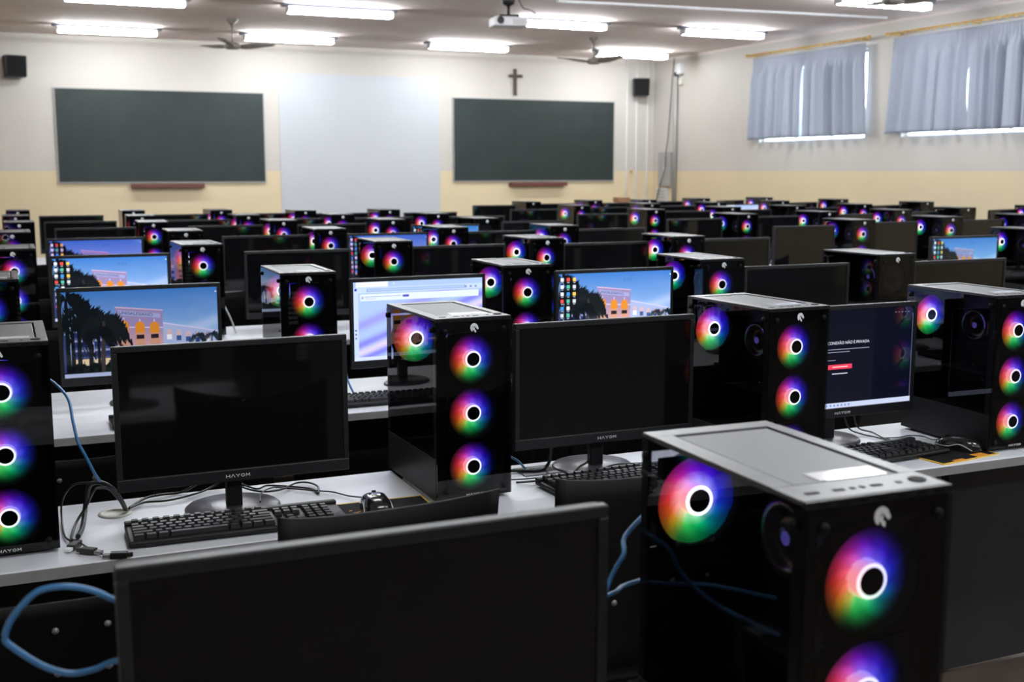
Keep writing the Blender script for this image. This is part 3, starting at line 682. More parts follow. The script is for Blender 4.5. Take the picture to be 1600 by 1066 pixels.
def desktop_picture(mat, icons):
    p = Pic(mat)
    def sky(u, v):
        t = (v - .3) / .7; a = lin(150, 185, 232); b_ = lin(62, 122, 200)
        c = [a[i] * (1 - t) + b_[i] * t for i in range(3)]
        cl = math.exp(-((v - (.38 + .55 * (u - .6))) / .07) ** 2) * max(0, min(1, (u - .55) * 4)) * .55
        cl += .32 * max(0, sin(u * 9 + v * 14)) * max(0, u - .35) * (1 - t)
        cl += .38 * math.exp(-((v - .62 + .3 * u) / .12) ** 2)
        w = lin(190, 208, 238); return tuple(c[i] * (1 - cl) + w[i] * cl for i in range(3))
    p.grid(sky, 40, 26, v0=.045)
    stone = lin(150, 135, 180); warm = lin(215, 158, 135); pale = lin(165, 180, 222)
    # far-left wing behind the palms
    p.poly([(.05, .05), (.36, .05), (.36, .58), (.05, .50)], lin(70, 85, 130))
    for k in range(4):
        v = .12 + k * .115; p.rect(.06, v + .065, .35, v + .088, lin(150, 150, 200) if k else lin(235, 200, 150))
        for q in range(2): p.rect(.065 + q * .13, v, .17 + q * .13, v + .06, lin(35, 50, 105))
    p.rect(.18, .10, .192, .52, lin(165, 160, 210)); p.rect(.06, .13, .28, .19, lin(225, 205, 170))
    for q in range(7): p.rect(.065 + q * .03, .13, .07 + q * .03, .185, lin(90, 80, 80))
    # main block
    def blk(u, v):
        t = max(0, min(1, (v - .10) / .5)); return tuple(warm[i] * 1.25 * (1 - t) + stone[i] * t for i in range(3))
    p.grid(blk, 8, 12, v0=.1, u0=.335, u1=.635, v1=.66)
    p.poly([(.335, .65), (.635, .65), (.637, .742), (.335, .80)], stone)
    p.poly([(.333, .797), (.637, .74), (.637, .752), (.333, .812)], lin(210, 180, 210))
    p.poly([(.35, .71), (.62, .655), (.62, .705), (.35, .77)], lin(160, 165, 215))
    p.text('UNISALESIANO', .356, .722, .036, lin(45, 45, 70), -.115, 1.12)
    p.poly([(.335, .56), (.635, .53), (.635, .545), (.335, .577)], lin(205, 190, 225))
    for q, (u, v) in enumerate(((.385, .63), (.487, .61), (.58, .60))):
        w = .031
        p.poly([(u - w, .30), (u + w, .30), (u + w, v - .05)] + [(u + w * cos(a), v - .05 + .065 * sin(a)) for a in [pi * k / 8 for k in range(1, 8)]] + [(u - w, v - .05)], lin(205, 150, 125))
        p.poly([(u - w, v - .12), (u + w, v - .12), (u + w, v - .05)] + [(u + w * cos(a), v - .05 + .065 * sin(a)) for a in [pi * k / 8 for k in range(1, 8)]] + [(u - w, v - .05)], lin(222, 140, 50))
        p.rect(u - w * .8, .415, u + w * .8, .465, lin(38, 30, 40)); p.rect(u - w * .8, .30, u + w * .8, .345, lin(120, 100, 110))
        p.rect(u - w * .8, .19, u + w * .8, .24, lin(140, 110, 100)); p.rect(u - .004, v + .012, u + .004, v + .045, lin(200, 195, 230))
    # right wing
    p.poly([(.637, .10), (1, .10), (1, .47), (.637, .60)], pale); p.poly([(.637, .585), (1, .455), (1, .47), (.637, .602)], lin(200, 200, 235))
    for q in range(5):
        u = .675 + q * .062; v = .50 - q * .018; w = .019
        p.poly([(u - w, v - .11), (u + w, v - .11), (u + w, v - .02)] + [(u + w * cos(a), v - .02 + .04 * sin(a)) for a in [pi * k / 6 for k in range(1, 6)]] + [(u - w, v - .02)], lin(205, 180, 190))
        for j in range(3): p.rect(u - w * .85, v - .11 - j * .12, u + w * .85, v - .05 - j * .12, lin(50, 85, 150) if (q + j) % 4 else lin(235, 240, 250))
    p.rect(.66, .12, 1, .15, lin(215, 200, 215))
    # ground and shrubs
    p.poly([(0, .045), (1, .045), (1, .14), (.5, .12), (0, .14)], lin(22, 34, 30))
    p.rect(.34, .1, .5, .16, lin(235, 190, 110)); p.rect(0, .06, .02, .5, lin(50, 60, 110))
    for q in range(9):
        u = .1 + q * .1; p.poly([(u - .05, .10), (u + .05, .10), (u + .03, .155), (u - .02, .165)], lin(14, 22, 20))
    dk = lin(12, 18, 22)
    palm(p, .03, .92, 1.6, dk, dk, .05, 11); palm(p, .06, .62, 1.5, dk, dk, .05, 12); palm(p, .17, .72, 1.5, dk, dk, .05, 13)
    palm(p, .10, .78, 1.5, dk, dk, .05, 3); palm(p, .26, .66, 1.55, lin(20, 26, 30), lin(60, 50, 50), .05, 4, -.02); palm(p, .22, .52, 1.1, dk, dk, .05, 9)
    palm(p, .86, .42, .62, lin(18, 35, 48), lin(20, 25, 35), .1, 5); palm(p, .955, .43, .62, lin(18, 35, 48), lin(20, 25, 35), .1, 6)
    p.rect(.985, .94, .995, .955, lin(230, 235, 240))
    if icons:
        rnd = random.Random(2); cols = [(235, 240, 250), (70, 150, 230), (230, 80, 70), (240, 200, 90), (90, 190, 160), (210, 215, 225)]
        for i in range(3):
            for j in range(8 if i < 2 else 4):
                u = .015 + i * .052; v = .90 - j * .098; c = lin(*rnd.choice(cols)); p.rect(u, v, u + .026, v + .048, c); p.rect(u + .004, v - .02, u + .022, v - .012, lin(200, 210, 230))
        p.text('3:53', .56, .87, .05, lin(70, 110, 180), 0, 1.2)
    else: pass
    p.rect(0, 0, 1, .045, lin(175, 188, 225))
    for q in range(6): p.rect(.42 + q * .03, .012, .435 + q * .03, .034, lin(90, 120, 190))
    return p.b.mesh('desktop_picture')
def browser_picture(mat):
    p = Pic(mat)
    def bg(u, v):
        c = Vector(lin(165, 190, 232)); s_ = v - .62 * u
        for ctr, wd, col in ((.17, .055, (125, 125, 232)), (.06, .05, (215, 200, 225)), (-.02, .045, (120, 120, 232)), (.42, .07, (150, 150, 235)), (-.2, .09, (180, 190, 240))):
            k = math.exp(-((s_ - ctr) / wd) ** 2); c = c * (1 - k) + Vector(lin(*col)) * k
        return tuple(c)
    p.grid(bg, 48, 34)
    p.rect(0, .93, 1, 1, lin(165, 190, 230)); p.rect(.02, .935, .26, 1, lin(225, 233, 250)); p.rect(.30, .955, .31, .985, lin(200, 215, 240))
    p.rect(0, .86, 1, .93, lin(190, 208, 240)); p.rect(.10, .875, .86, .915, lin(120, 145, 190)); p.rect(.105, .880, .855, .911, lin(165, 190, 225))
    p.rect(0, .045, .035, .93, lin(190, 206, 240)); p.rect(.008, .89, .026, .92, lin(60, 60, 180))
    p.rect(.05, .76, .97, .845, lin(215, 226, 246)); p.rect(.06, .785, .075, .815, lin(150, 160, 190)); p.rect(.085, .808, .36, .814, lin(120, 130, 165)); p.rect(.085, .782, .17, .787, lin(140, 150, 185))
    p.rect(.372, .792, .42, .822, lin(90, 80, 190))
    p.rect(.42, .61, .80, .685, lin(215, 226, 246)); p.rect(.435, .635, .448, .66, lin(140, 165, 200)); p.rect(.46, .643, .53, .65, lin(165, 180, 210))
    for k in range(3): p.rect(.86 + k * .04, .875, .875 + k * .04, .905, lin(130, 145, 190)); p.rect(.010, .38 - k * .05, .022, .398 - k * .05, lin(60, 70, 110))
    p.rect(0, 0, 1, .045, lin(200, 212, 245))
    return p.b.mesh('browser_picture')
def error_picture(mat):
    p = Pic(mat); p.rect(0, 0, 1, 1, lin(5, 8, 24)); wht = lin(215, 220, 235)
    p.text('SUA CONEXÃO NÃO É PRIVADA', .33, .655, .030, wht, 0, 1.0)
    p.rect(.33, .60, .68, .606, lin(150, 155, 175)); p.rect(.33, .572, .54, .578, lin(150, 155, 175)); p.rect(.33, .49, .44, .496, lin(120, 125, 145))
    p.rect(.39, .40, .56, .448, lin(225, 60, 85)); p.rect(.42, .42, .53, .427, lin(255, 220, 225)); p.rect(.42, .35, .53, .358, wht)
    for k in range(5): p.rect(.86 + k * .024, .945, .872 + k * .024, .952, lin(110, 115, 140))
    p.rect(.994, .05, .997, .93, lin(110, 115, 140))
    p.rect(0, 0, 1, .052, lin(185, 195, 220))
    for q in range(8): p.rect(.36 + q * .026, .016, .372 + q * .026, .036, lin(110, 135, 190))
    return p.b.mesh('warning_page')
PICS = {'wall': (desktop_picture(M['pic'], 0), 'lit monitor showing a hotel-like building and palms at dusk'),
        'wall_bright': (desktop_picture(M['pic_bright'], 1), 'lit monitor with bright blue building wallpaper and icons'),
        'wall_violet': (desktop_picture(M['pic_violet'], 1), 'lit monitor with violet tinted building wallpaper'),
        'wall_pale': (desktop_picture(M['pic_pale'], 1), 'lit monitor with pale blue green building wallpaper'),
        'browser': (browser_picture(M['pic_bright']), 'lit monitor with pale violet browser page'),
        'error': (error_picture(M['pic_bright']), 'dark warning page with red button on monitor')}

# ------------------------------------------------------------------ monitor
MWd, MZ0, MZ1 = .493, .080, .386     # width, lower and upper edge above the desk
def monitor_meshes():
    d = {}; w = MWd / 2; e = .0115; sz0 = MZ0 + .0265; sz1 = MZ1 - .0135
    b = MB()
    b.box(-w, w, -.004, .010, sz1, MZ1, M['bezel'], .002); b.box(-w, w, -.004, .010, MZ0, sz0, M['bezel'], .002)
    b.box(-w, -w + e, -.004, .010, sz0, sz1, M['bezel'], .0015); b.box(w - e, w, -.004, .010, sz0, sz1, M['bezel'], .0015)
    d['bezel'] = b
    b = MB(); b.box(-w + .002, w - .002, .0105, .022, MZ0 + .002, MZ1 - .002, M['plastic'], .004); b.box(-.16, .16, .022, .045, MZ0 + .04, MZ1 - .07, M['plastic'], .008)
    d['back_cover'] = b
    b = MB(); b.box(-w + e, w - e, -.0005, .004, sz0, sz1, M['screen']); d['screen'] = b
    b = MB(); b.box(-.017, .017, .0455, .066, .004, MZ0 + .06, M['bezel'], .002); d['neck'] = b
    b = MB(); b.lathe([(.104, 0), (.104, .004), (.098, .009), (.02, .012), (0, .012)], M['base'], n=48, sy=.92); d['stand_base'] = b
    b = MB(); b.box(-.05, .05, .046, .05, MZ0 + .08, MZ0 + .16, M['slot']); d['input_panel'] = b
    d['brand_lettering'] = lettering(.0068)
    return {k: v.mesh(k) for k, v in d.items()}, sz0, sz1
MM, SZ0, SZ1 = monitor_meshes()
def monitor(x0, y, kind, label, rz=0., dz=0.):
    t = thing('computer_monitor', label, 'monitor', (x0 + MWd / 2, y, DZ), radians(rz), 'flat black monitors in rows')
    for k in ('bezel', 'back_cover', 'screen', 'neck'): put(k, MM[k], t, (0, 0, dz if k != 'neck' else 0))
    put('stand_base', MM['stand_base'], t, (0, .072, .0))
    if y < 6.7: put('brand_lettering', MM['brand_lettering'], t, (0, -.0042, MZ0 + .009 + dz)); put('input_panel', MM['input_panel'], t)
    if kind in PICS:
        s = put('screen_picture', PICS[kind][0], t, (0, -.0012, SZ0 + dz)); s.scale = (1, 1, (SZ1 - SZ0) / SH)
        s['label'] = 'lit screen picture'
    return t
BLK = 'black monitor, screen off, '
def lab(kind, pos): return (PICS[kind][1] + ', ' if kind in PICS else BLK) + pos
MON = [  # left block (x0, y, kind, row, col, turn, dz)
    (.070, 1.035, 'off', 0, 0, 0, .008),
    (.181, 2.45, 'off', 1, 0, 0, 0), (1.080, 2.45, 'off', 1, 1, 0, 0), (1.803, 2.45, 'error', 1, 2, 0, 0),
    (.130, 3.77, 'wall', 2, 0, 0, 0), (1.040, 3.73, 'browser', 2, 1, 1.5, 0), (1.805, 3.73, 'wall_bright', 2, 2, 0, 0), (2.535, 3.61, 'off', 2, 3, 0, 0), (3.296, 3.55, 'off', 2, 4, 0, 0),
    (.160, 5.25, 'wall_bright', 3, 0, 0, 0), (.97, 5.20, 'off', 3, 1, 0, 0), (1.77, 5.25, 'off', 3, 2, 0, 0), (2.53, 5.15, 'off', 3, 3, 0, 0), (3.32, 5.2, 'off', 3, 4, 0, 0),
    (.195, 6.60, 'wall_violet', 4, 0, 0, 0), (1.09, 6.48, 'off', 4, 1, 0, 0), (1.792, 6.45, 'wall_violet', 4, 2, 0, 0), (2.48, 6.42, 'off', 4, 3, 0, 0), (3.25, 6.42, 'off', 4, 4, 0, 0)]
for c, (x, yv) in enumerate(((.28, 7.80), (1.10, 7.80), (1.80, 7.74), (2.48, 7.34), (3.25, 7.6))): MON.append((x, yv, 'wall_pale' if c == 3 else 'off', 5, c, 0, 0))
for c, (x, yv) in enumerate(((.25, 8.85), (1.06, 8.80), (1.762, 8.75), (2.465, 8.7), (3.23, 8.65))): MON.append((x, yv, 'off', 6, c, 0, 0))
for c, (x, yv) in enumerate(((.25, 10.06), (1.082, 10.0), (1.83, 9.95), (2.407, 9.75), (3.18, 9.6))): MON.append((x, yv, 'off', 7, c, 0, 0))
for x0, y, k, r, c, rz, dz in MON:
    pos = ('blurred at the bottom left edge' if c == 0 else 'partly cut, right of the nearest tower') if r == 0 else 'left block, %s row, %s' % (ORD[r], COLN[c])
    monitor(x0, y, k, lab(k, pos), rz, dz)
RM = {(0, 0): (4.64, 4.87), (1, 0): (4.59, 6.22), (2, 0): (4.56, 7.5), (5, 0): (4.53, 11.37), (3, 1): (5.45, 9.02), (5, 2): (6.195, 11.70)}
for r, row in enumerate(RIGHT):
    for c, s in enumerate(row):
        x, y = RM.get((r, c), (s[0] - .60, s[1] + .13)); k = 'wall_pale' if (r, c) == (0, 0) else ('browser' if (r, c) == (4, 3) else 'off')
        rz = 14 if c == 4 else (8 if c == 3 else 0)
        monitor(x, y, k, lab(k, 'right block, %s row, %s' % (ORD[r], COLN[c])), rz)

# ------------------------------------------------------------------ desks
def desk(x0, x1, y0, y1, label, plate=False):
    t = thing('computer_desk', label, 'desk', ((x0 + x1) / 2, y0, 0), 0, 'white laminate desks'); w = (x1 - x0) / 2 - .0015; D = y1 - y0
    b = MB(); b.box(-w, w, .0015, D, DZ - .025, DZ, M['desk'], .003); b.build('desktop', t)
    b = MB(); b.box(-w, w, -.001, .0014, DZ - .024, DZ - .002, M['deskedge']); b.build('edge_band', t)
    b = MB(); b.box(-w + .02, w - .02, D - .10, D - .082, .012, DZ - .026, M['panel'], .001); b.build('modesty_panel', t)
    for s in (-1, 1):
        b = MB(); xx = s * (w - .06)
        b.box(xx - .02, xx + .02, D - .08, D - .05, 0, DZ - .026, M['metalleg'])
        b.box(xx - .02, xx + .02, D - .08, D + .04, .0, .03, M['metalleg']); b.box(xx - .02, xx + .02, .12, D - .101, DZ - .046, DZ - .026, M['metalleg']); b.build('leg_frame', t)
    return t
XS = [(-.75, .85), (.8505, 2.45), (2.4505, 4.05)]
rows_y = [((.80, 1.26), (.80, 1.26), (.80, 1.26)), ((2.262, 2.69), (2.165, 2.615), (2.20, 2.575)), ((3.40, 4.12), (3.40, 3.98), (3.35, 3.98)), ((4.95, 5.62), (4.95, 5.59), (4.85, 5.5)),
          ((6.35, 7.05), (6.18, 6.85), (6.08, 6.75)), ((7.6, 8.36), (7.4, 8.1), (7.3, 8.0)), ((8.75, 9.53), (8.45, 9.15), (8.3, 8.95)), ((9.98, 10.80), (9.4, 10.35), (9.3, 9.95))]
for r, rw in enumerate(rows_y):
    for c in range(1 if r == 0 else 3): desk(XS[c][0], .93 if r == 0 else XS[c][1], rw[c][0], rw[c][1], 'white laminate desk with grey edge, left block, %s row, %s' % (('nearest' if r == 0 else ORD[r]), ('left', 'middle', 'right')[c]))
for r, row in enumerate(RIGHT):
    for c, s in enumerate(row): desk(row[c - 1][0] + .2255 if c else s[0] - .66, s[0] + .225, s[1] - .12, s[1] + .46, 'white laminate desk, right block, %s row, %s' % (ORD[r], COLN[c]))

# ------------------------------------------------------------------ keyboards with single keys
KW, KD = .445, .135
kb = MB(); kb.box(-KW / 2, KW / 2, 0, KD, .004, .016, M['plastic'], .004); kb.box(-KW / 2, KW / 2, KD - .018, KD, .014, .022, M['plastic'], .003); KB_ME = kb.mesh('keyboard_body')
def keymesh(w):
    k = MB(); h = .0085; a, b_ = w / 2 - .0012, .0078; c, d = a - .002, b_ - .002
    k.v += [(-a, -b_, 0), (a, -b_, 0), (a, b_, 0), (-a, b_, 0), (-c, -d, h), (c, -d, h), (c, d, h), (-c, d, h)]
    for f in ((4, 5, 6, 7), (0, 1, 5, 4), (1, 2, 6, 5), (2, 3, 7, 6), (3, 0, 4, 7)): k.face(f, M['key'])
    return k.mesh('key')
KM = {}
def key(parent, x, y, w, z=.0165):
    w = round(w, 4)
    if w not in KM: KM[w] = keymesh(w)
    put('key', KM[w], parent, (x, y, z))
def keyboard(x, y, rz, label, pad=0):
    t = thing('keyboard', label, 'keyboard', (x, y, DZ), radians(rz), 'black keyboards'); put('keyboard_body', KB_ME, t)
    p = .0188; x0 = -KW / 2 + .010
    rowsk = [[1.5] + [1] * 10 + [1, 1, 1.5][:3], [1.5] + [1] * 12 + [1.5], [1.75] + [1] * 11 + [2.25], [2.25] + [1] * 10 + [2.75], [1.25, 1.25, 1.25, 6.25, 1.25, 1.25, 1.25, 1.25]]
    rowsk[0] = [1] * 13 + [2]
    for j, rk in enumerate(rowsk):
        xx = x0; yy = KD - .040 - j * .0190
        for w in rk: key(t, xx + w * p / 2, yy, w * p); xx += w * p
        for q in range(3):
            if j < 2 or (j == 4) or (j == 3 and q == 1): key(t, x0 + 15.35 * p + (q + .5) * p, yy, p)
        for q in range(3): key(t, x0 + 18.65 * p + (q + .5) * p, yy, p)
    for q in range(13): key(t, x0 + (q + .5) * p * 1.12, KD - .0195, p * .95, .0195)
    for s in (-1, 1): f = MB(); f.box(-.01, .01, .005, .02, 0, .004, M['black']); f.build('foot', t, (s * .18, 0, 0))
    return t
keyboard(.408, 2.300, -1.5, 'black keyboard in front of the front-row monitor at left')
keyboard(1.345, 2.290, 3, 'black keyboard under the second front-row monitor, behind a chair')
keyboard(2.03, 2.235, 5, 'black keyboard in front of the monitor with the red-button warning page')
keyboard(1.17, 3.465, 0, 'black keyboard below the monitor with the pale violet browser page')
keyboard(.47, 3.43, 0, 'black keyboard below the front lit building monitor at left')
keyboard(1.95, 3.44, 0, 'black keyboard below the bright building monitor in the third row')

# ------------------------------------------------------------------ mouse mats and mice
def mouse(x, y, rz, label, z=.0035):
    t = thing('computer_mouse', label, 'mouse', (x, y, DZ + z), radians(rz), 'black gaming mice')
    def fn(u, v):
        a = u * pi; L = .062; e = -cos(v * pi); yy = e * L; rr = max(0, 1 - abs(e) ** 3) ** .45
        wd = .0325 * (1 - .14 * math.exp(-(e / .35) ** 2)) * rr + .0004
        hh = .036 * (1 - .22 * (e + .25) ** 2) * rr ** .8 + .0005
        c_ = cos(a); return (-wd * (abs(c_) ** .75) * (1 if c_ > 0 else -1), yy, hh * max(0, sin(a)) ** .6)
    b = MB(); b.grid(fn, 18, 20, M['mouse']); b.build('shell', t)
    b = MB(); b.lathe([(.0105, -.004), (.0105, .004)], M['slot'], axis='x', c=(0, .028, .0245), n=16); b.build('wheel', t)
    for s in (-1, 1):
        b = MB(); b.tube([(s * .0320, -.045, .006), (s * .030, -.010, .018), (s * .0325, .02, .010), (s * .022, .055, .010)], .0012, M['lightgrey'], n=6); b.build('trim_line', t)
    return t
def mat(x, y, w, d, rz, label, marks):
    t = thing('mouse_mat', label, 'mouse mat', (x, y, DZ), radians(rz), 'black and yellow mouse mats')
    b = MB(); b.box(-w / 2, w / 2, -d / 2, d / 2, .0002, .0028, M['mat_cloth']); b.build('cloth', t)
    b = MB(); e = .005
    b.box(-w / 2 - e, -w / 2, -d / 2 - e, d / 2 + e, .0002, .003, M['yellow']); b.box(w / 2, w / 2 + e, -d / 2 - e, d / 2 + e, .0002, .003, M['yellow'])
    b.box(-w / 2, w / 2, d / 2, d / 2 + e, .0002, .003, M['yellow']); b.box(-w / 2, w / 2, -d / 2 - e, -d / 2, .0002, .003, M['yellow']); b.build('stitched_edge', t)
    b = MB(); rnd = random.Random(4)
    if marks: b.prism([(-.02, 0), (0, 0), (0, .001), (-.02, .001)], M['orange'], -.03, .06); b.box(.03, .075, -.07, -.045, .0028, .0034, M['orange']); b.box(-.06, -.02, -.075, -.06, .0028, .0034, M['orange'])
    else:
        for k in range(7): u = -w * .42 + rnd.random() * .05; v = rnd.uniform(-.03, .03); b.box(u, u + .007, v, v + .003, .0028, .0033, M['orange'])
    b.build('printed_mark', t)
mat(.735, 2.385, .20, .105, -2, 'black mouse mat with thin yellow edge, left of the sharp front tower', 0)
mouse(.712, 2.372, -8, 'black mouse with grey trim on the yellow edged mat')
mat(2.25, 2.262, .21, .14, 8, 'black mouse mat with orange markings at the right desk edge', 1)
mouse(2.31, 2.285, 28, 'black mouse with pale trim on the orange marked mat')

# ------------------------------------------------------------------ cables and grommets on the front desks
def cable(name, pts, r, mat_, label, cat='cable'):
    b = MB(); b.tube(pts, r, mat_); return tag(b.build(name), label, cat)
def up(pts, dz=.0): return [(p[0], p[1], max(p[2] + dz, DZ + .003)) for p in pts]
cable('power_cable', up([(.458, 2.66, .772), (.50, 2.63, .757), (.534, 2.651, .756), (.601, 2.61, .754), (.624, 2.581, .754), (.626, 2.545, .754), (.637, 2.595, .757), (.623, 2.637, .757), (.596, 2.642, .757), (.561, 2.603, .758), (.525, 2.57, .764), (.50, 2.575, .765), (.478, 2.60, .766), (.46, 2.64, .767)]), .0024, M['black'], 'thin black cable coiled behind the left front-row monitor stand')
cable('mouse_cable', up([(.475, 2.455, .775), (.496, 2.548, .768), (.53, 2.60, .764), (.557, 2.615, .757), (.627, 2.561, .756), (.658, 2.535, .756), (.682, 2.49, .756), (.702, 2.437, .764)]), .0018, M['black'], 'thin mouse cable running to the mouse on the yellow edged mat')
cable('cable_sleeve', [(.205, 2.580, .757), (.196, 2.557, .782), (.182, 2.533, .812), (.166, 2.515, .832), (.147, 2.512, .841), (.132, 2.53, .832), (.124, 2.545, .802), (.119, 2.535, .774), (.109, 2.463, .760), (.097, 2.40, .762)], .0052, M['black'], 'thick black cable sleeve arching out of the round grommet')
cable('video_cable', [(.207, 2.572, .757), (.190, 2.540, .79), (.17, 2.515, .822), (.151, 2.50, .832), (.137, 2.49, .83), (.122, 2.52, .79), (.103, 2.51, .765), (.089, 2.45, .756), (.086, 2.40, .757), (.097, 2.385, .760)], .0028, M['black'], 'black video cable beside the thick sleeve, ending in loose plugs')
cable('thin_cable', [(.150, 2.505, .842), (.106, 2.523, .84), (.086, 2.545, .82), (.0755, 2.575, .785), (.0735, 2.55, .757), (.0745, 2.43, .756), (.090, 2.385, .757)], .0022, M['black'], 'thin black cable along the side of the leftmost front tower')
cable('power_cable', up([(.212, 2.582, .757), (.248, 2.618, .757), (.298, 2.613, .757), (.357, 2.64, .757), (.395, 2.672, .757), (.428, 2.672, .775), (.43, 2.52, .85)]), .0025, M['black'], 'black cable from the round grommet to the left front-row monitor')
cable('power_cable', up([(.214, 2.588, .757), (.254, 2.652, .757), (.293, 2.668, .757), (.341, 2.675, .757), (.385, 2.62, .80), (.39, 2.51, .86)]), .003, M['black'], 'upper black cable from the round grommet behind the left monitor')
cable('network_cable', [(.02, 2.60, 1.03), (.055, 2.69, 1.045), (.095, 2.52, 1.030), (.102, 2.44, .990), (.108, 2.42, .953), (.122, 2.42, .919), (.137, 2.44, .880), (.150, 2.50, .848)], .0032, M['blue'], 'blue network cable dropping from the leftmost front tower to the cable sleeve')
# plugs
def plug(x, y, rz, label, shell):
    t = thing('cable_plug', label, 'plug', (x, y, DZ), radians(rz), 'loose cable plugs')
    b = MB(); b.box(-.022, .010, -.0085, .0085, .001, .013, M['black'], .002); b.box(-.032, -.022, -.004, .004, .003, .011, M['black'], .001); b.build('grip', t)
    b = MB(); b.box(.0101, .024, -.006, .006, .0035, .0095, shell, .0005); b.build('connector', t)
plug(.085, 2.355, -120, 'loose plug with white tip beside the leftmost front tower', M['white'])
plug(.116, 2.312, -40, 'loose usb plug lying on the desk beside the white tipped plug', M['bolt'])
plug(.158, 2.268, 165, 'small loose plug beside the corner of the blurred near monitor', M['bolt'])
cable('usb_cable', up([(.098, 2.385, .757), (.105, 2.345, .76), (.115, 2.33, .757), (.128, 2.305, .755), (.140, 2.285, .755), (.182, 2.262, .758)]), .0016, M['black'], 'short thin cable between the two loose plugs')
b = MB(); b.lathe([(.036, 0), (.035, .0025), (.024, .003), (.024, .001), (0, .001)], M['cream'], n=36); tag(b.build('cable_grommet', None, (.183, 2.578, DZ + .0002)), 'round cream cable grommet in the left front desk', 'grommet')
b = MB(); b.box(-.055, .055, -.04, .04, 0, .003, M['base'], .001); o = b.build('cable_grommet', None, (1.185, 2.535, DZ + .0002)); tag(o, 'square dark cable outlet plate right of the sharp front tower', 'grommet')
b = MB(); b.box(-.02, .038, -.018, .018, .003, .0036, M['slot']); b.build('opening', o)
cable('power_cable', up([(1.20, 2.50, .86), (1.208, 2.518, .79), (1.200, 2.53, .760), (1.17, 2.521, .756), (1.115, 2.545, .756), (1.06, 2.56, .756)]), .0042, M['black'], 'black cable dropping behind the second front-row monitor to the outlet plate')
cable('network_cable', up([(1.05, 2.60, .80), (1.09, 2.60, .795), (1.13, 2.56, .78), (1.15, 2.54, .757)]), .003, M['blue'], 'blue network cable entering the square outlet plate')
cable('power_cable', up([(1.30, 2.505, .86), (1.303, 2.50, .80), (1.297, 2.49, .775), (1.267, 2.478, .766), (1.227, 2.45, .757), (1.183, 2.449, .756), (1.146, 2.433, .756), (1.08, 2.44, .756)]), .0028, M['black'], 'black cable curling in front of the second monitor stand')
cable('keyboard_cable', up([(1.45, 2.425, .77), (1.40, 2.455, .766), (1.36, 2.462, .766), (1.30, 2.44, .764), (1.24, 2.435, .757), (1.2, 2.455, .756), (1.12, 2.46, .756), (1.07, 2.47, .756)]), .002, M['black'], 'thin keyboard cable across the second monitor stand')
cable('power_cable', up([(2.10, 2.51, .84), (2.144, 2.53, .775), (2.178, 2.518, .757), (2.19, 2.47, .756), (2.168, 2.39, .765)]), .0022, M['black'], 'black cable behind the keyboard of the warning page monitor, left one')
cable('power_cable', up([(2.14, 2.51, .84), (2.175, 2.53, .775), (2.22, 2.52, .757), (2.205, 2.46, .756), (2.178, 2.40, .765)]), .0022, M['black'], 'black cable behind the keyboard of the warning page monitor, right one')
cable('mouse_cable', up([(2.184, 2.46, .757), (2.236, 2.44, .757), (2.29, 2.445, .757), (2.315, 2.42, .757), (2.312, 2.38, .757), (2.325, 2.35, .765)]), .0018, M['black'], 'thin mouse cable running to the mouse on the orange marked mat')
cable('network_cable', [(.24, 1.12, .98), (.18, 1.13, 1.03), (.11, 1.14, 1.062), (.077, 1.15, 1.073), (.06, 1.15, 1.084), (.043, 1.15, 1.091), (.026, 1.15, 1.094), (.008, 1.15, 1.092), (-.006, 1.15, 1.081), (-.018, 1.15, 1.066), (-.0235, 1.15, 1.050), (-.017, 1.15, 1.04), (.004, 1.15, 1.02), (.021, 1.15, 1.009), (.036, 1.15, 1.004), (.056, 1.15, 1.005), (.076, 1.15, 1.01), (.12, 1.13, 1.015), (.2, 1.12, .97), (.24, 1.12, .94)], .0030, M['blue'], 'big blue network cable loop behind the blurred near monitor')
cable('network_cable', [(.73, 1.235, 1.06), (.692, 1.225, 1.035), (.677, 1.2, 1.023), (.667, 1.2, 1.008), (.655, 1.2, .985), (.62, 1.17, .95), (.56, 1.12, .92)], .0030, M['blue'], 'blue network cable rising behind the nearest tower')
cable('network_cable', [(.56, 1.13, .965), (.62, 1.18, .972), (.655, 1.2, .972), (.673, 1.21, .971), (.69, 1.225, .970), (.72, 1.235, .97)], .0028, M['blue'], 'lower blue network cable between the near monitor and nearest tower')
cable('network_cable', [(.80, 5.35, 1.02), (.829, 5.3, .991), (.854, 5.28, .94), (.88, 5.28, .903), (.92, 5.3, .82), (.94, 5.3, .756)], .004, M['lightgrey'], 'pale cable dropping to a white desk in the fourth row')
cable('network_cable', up([(.98, 3.90, .93), (1.02, 3.92, .90), (1.06, 3.93, .86), (1.02, 3.70, .80), (1.03, 3.66, .757)]), .0035, M['blue'], 'blue network cable beside the pale violet browser monitor')

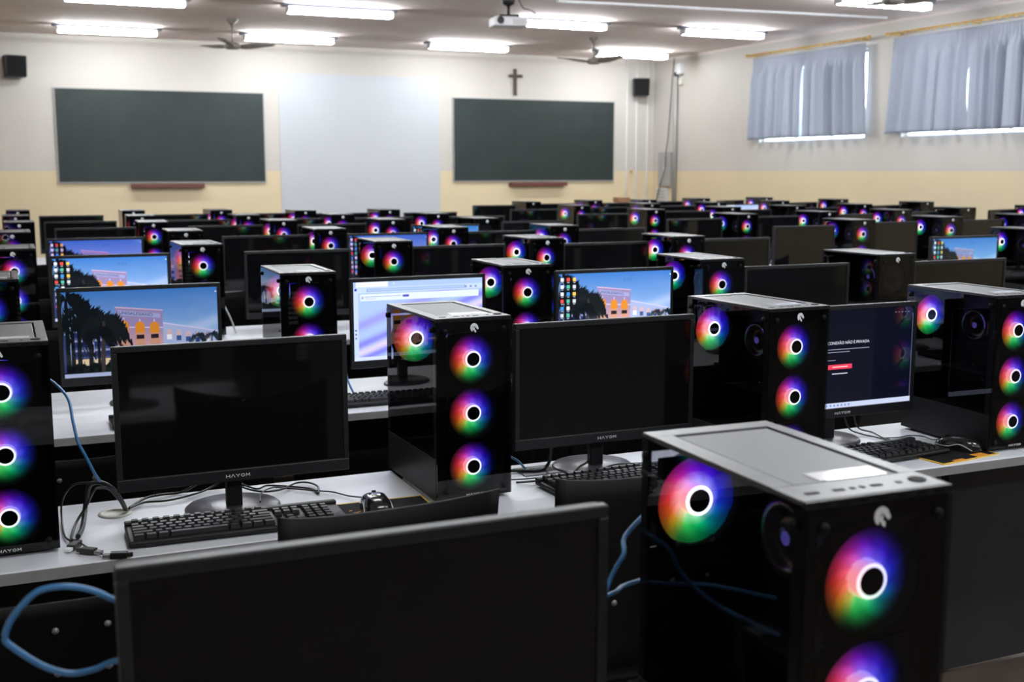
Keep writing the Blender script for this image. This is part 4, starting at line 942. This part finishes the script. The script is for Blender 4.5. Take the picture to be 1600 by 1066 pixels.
# ------------------------------------------------------------------ chairs
def chair_meshes(hb=.41):
    d = {}
    def back(u, v):
        x = (u - .5) * .40 * (1 - .06 * (1 - v)); cv = .055 * (2 * (u - .5)) ** 2
        top = .028 * (2 * abs(u - .5)) ** 2.2
        return (x, -cv * 1 - .05 * v, .47 + v * (hb + top))
    b = MB(); b.grid(lambda u, v: back(u, v), 20, 10, M['chair']); d['backrest'] = b
    def seat(u, v):
        x = (u - .5) * .42; return (x, .02 + v * .40, .445 - .012 * (1 - (2 * u - 1) ** 2) - .02 * max(0, v - .8) * 4)
    b = MB(); b.grid(seat, 12, 10, M['chair']); d['seat'] = b
    b = MB(); b.lathe([(.007, 0), (.006, -.003), (0, -.004)], M['bolt'], axis='y', n=12); d['bolt'] = b
    return {k: v.mesh(k) for k, v in d.items()}
CM = chair_meshes(); CM_LOW = chair_meshes(.248)
def chair(x, y, rz, label, low=False, h=0):
    CMx = CM_LOW if low else CM
    t = thing('plastic_chair', label, 'chair', (x, y, 0), radians(rz), 'black plastic chairs')
    for k in ('backrest', 'seat'):
        o = put(k, CMx[k], t, (0, 0, h)); md = o.modifiers.new('t', 'SOLIDIFY'); md.thickness = .010; md.offset = 0
    for xx in (-.045, .045):
        for zz in ((.575, .665) if low else (.62, .70)): put('bolt', CM['bolt'], t, (xx, -.0075 - .05 * (zz - .47) / (.235 if low else .41), zz + h))
    for sx in (-1, 1):
        for y0, y1 in ((.05, -.02), (.36, .40)):
            l = MB(); l.tube([(sx * .17, y0, .43 + h), (sx * .19, y1, .008)], .011, M['metalleg'], sub=1); l.build('leg', t)
        l = MB(); l.tube([(sx * .17, .05, .42 + h), (sx * .165, -.012, .47 + h), (sx * .15, -.02, .62 + h)], .009, M['metalleg']); l.build('back_support', t)
    return t
chair(.575, 1.93, 3, 'black plastic chair with curved back top, behind the blurred near monitor', False, .022)
chair(1.115, 1.955, -4, 'black plastic chair back between the near monitor and nearest tower', False, .018)
chair(1.19, 3.06, 6, 'black plastic chair seen beside and through the sharp front tower')
chair(.085, 2.205, 0, 'low black plastic chair pushed under the left front desk, bolts showing', True)
for r_, (yy, rn) in enumerate(((3.30, 'third'), (4.80, 'fourth'), (6.00, 'fifth'), (7.22, 'sixth'), (8.22, 'seventh'))):
    for i, x in enumerate((.14, .98, 1.77, 2.5, 3.3)):
        if r_ == 0 and i == 1: continue
        low = r_ == 0 or (r_ == 1 and i == 1)
        chair(x, yy - .03 * i, (i * 7) % 5 - 2, ('low black plastic chair pushed under' if low else 'black plastic chair standing at') + ' the %s row desks, left block, %s' % (rn, COLN[i]), low)
for r_, row in enumerate(RIGHT):
    if r_ > 3: break
    for c, q in enumerate(row): chair(q[0] - .33, q[1] - .30, 0, 'black plastic chair in the right block, %s row, %s' % (ORD[r_], COLN[c]))
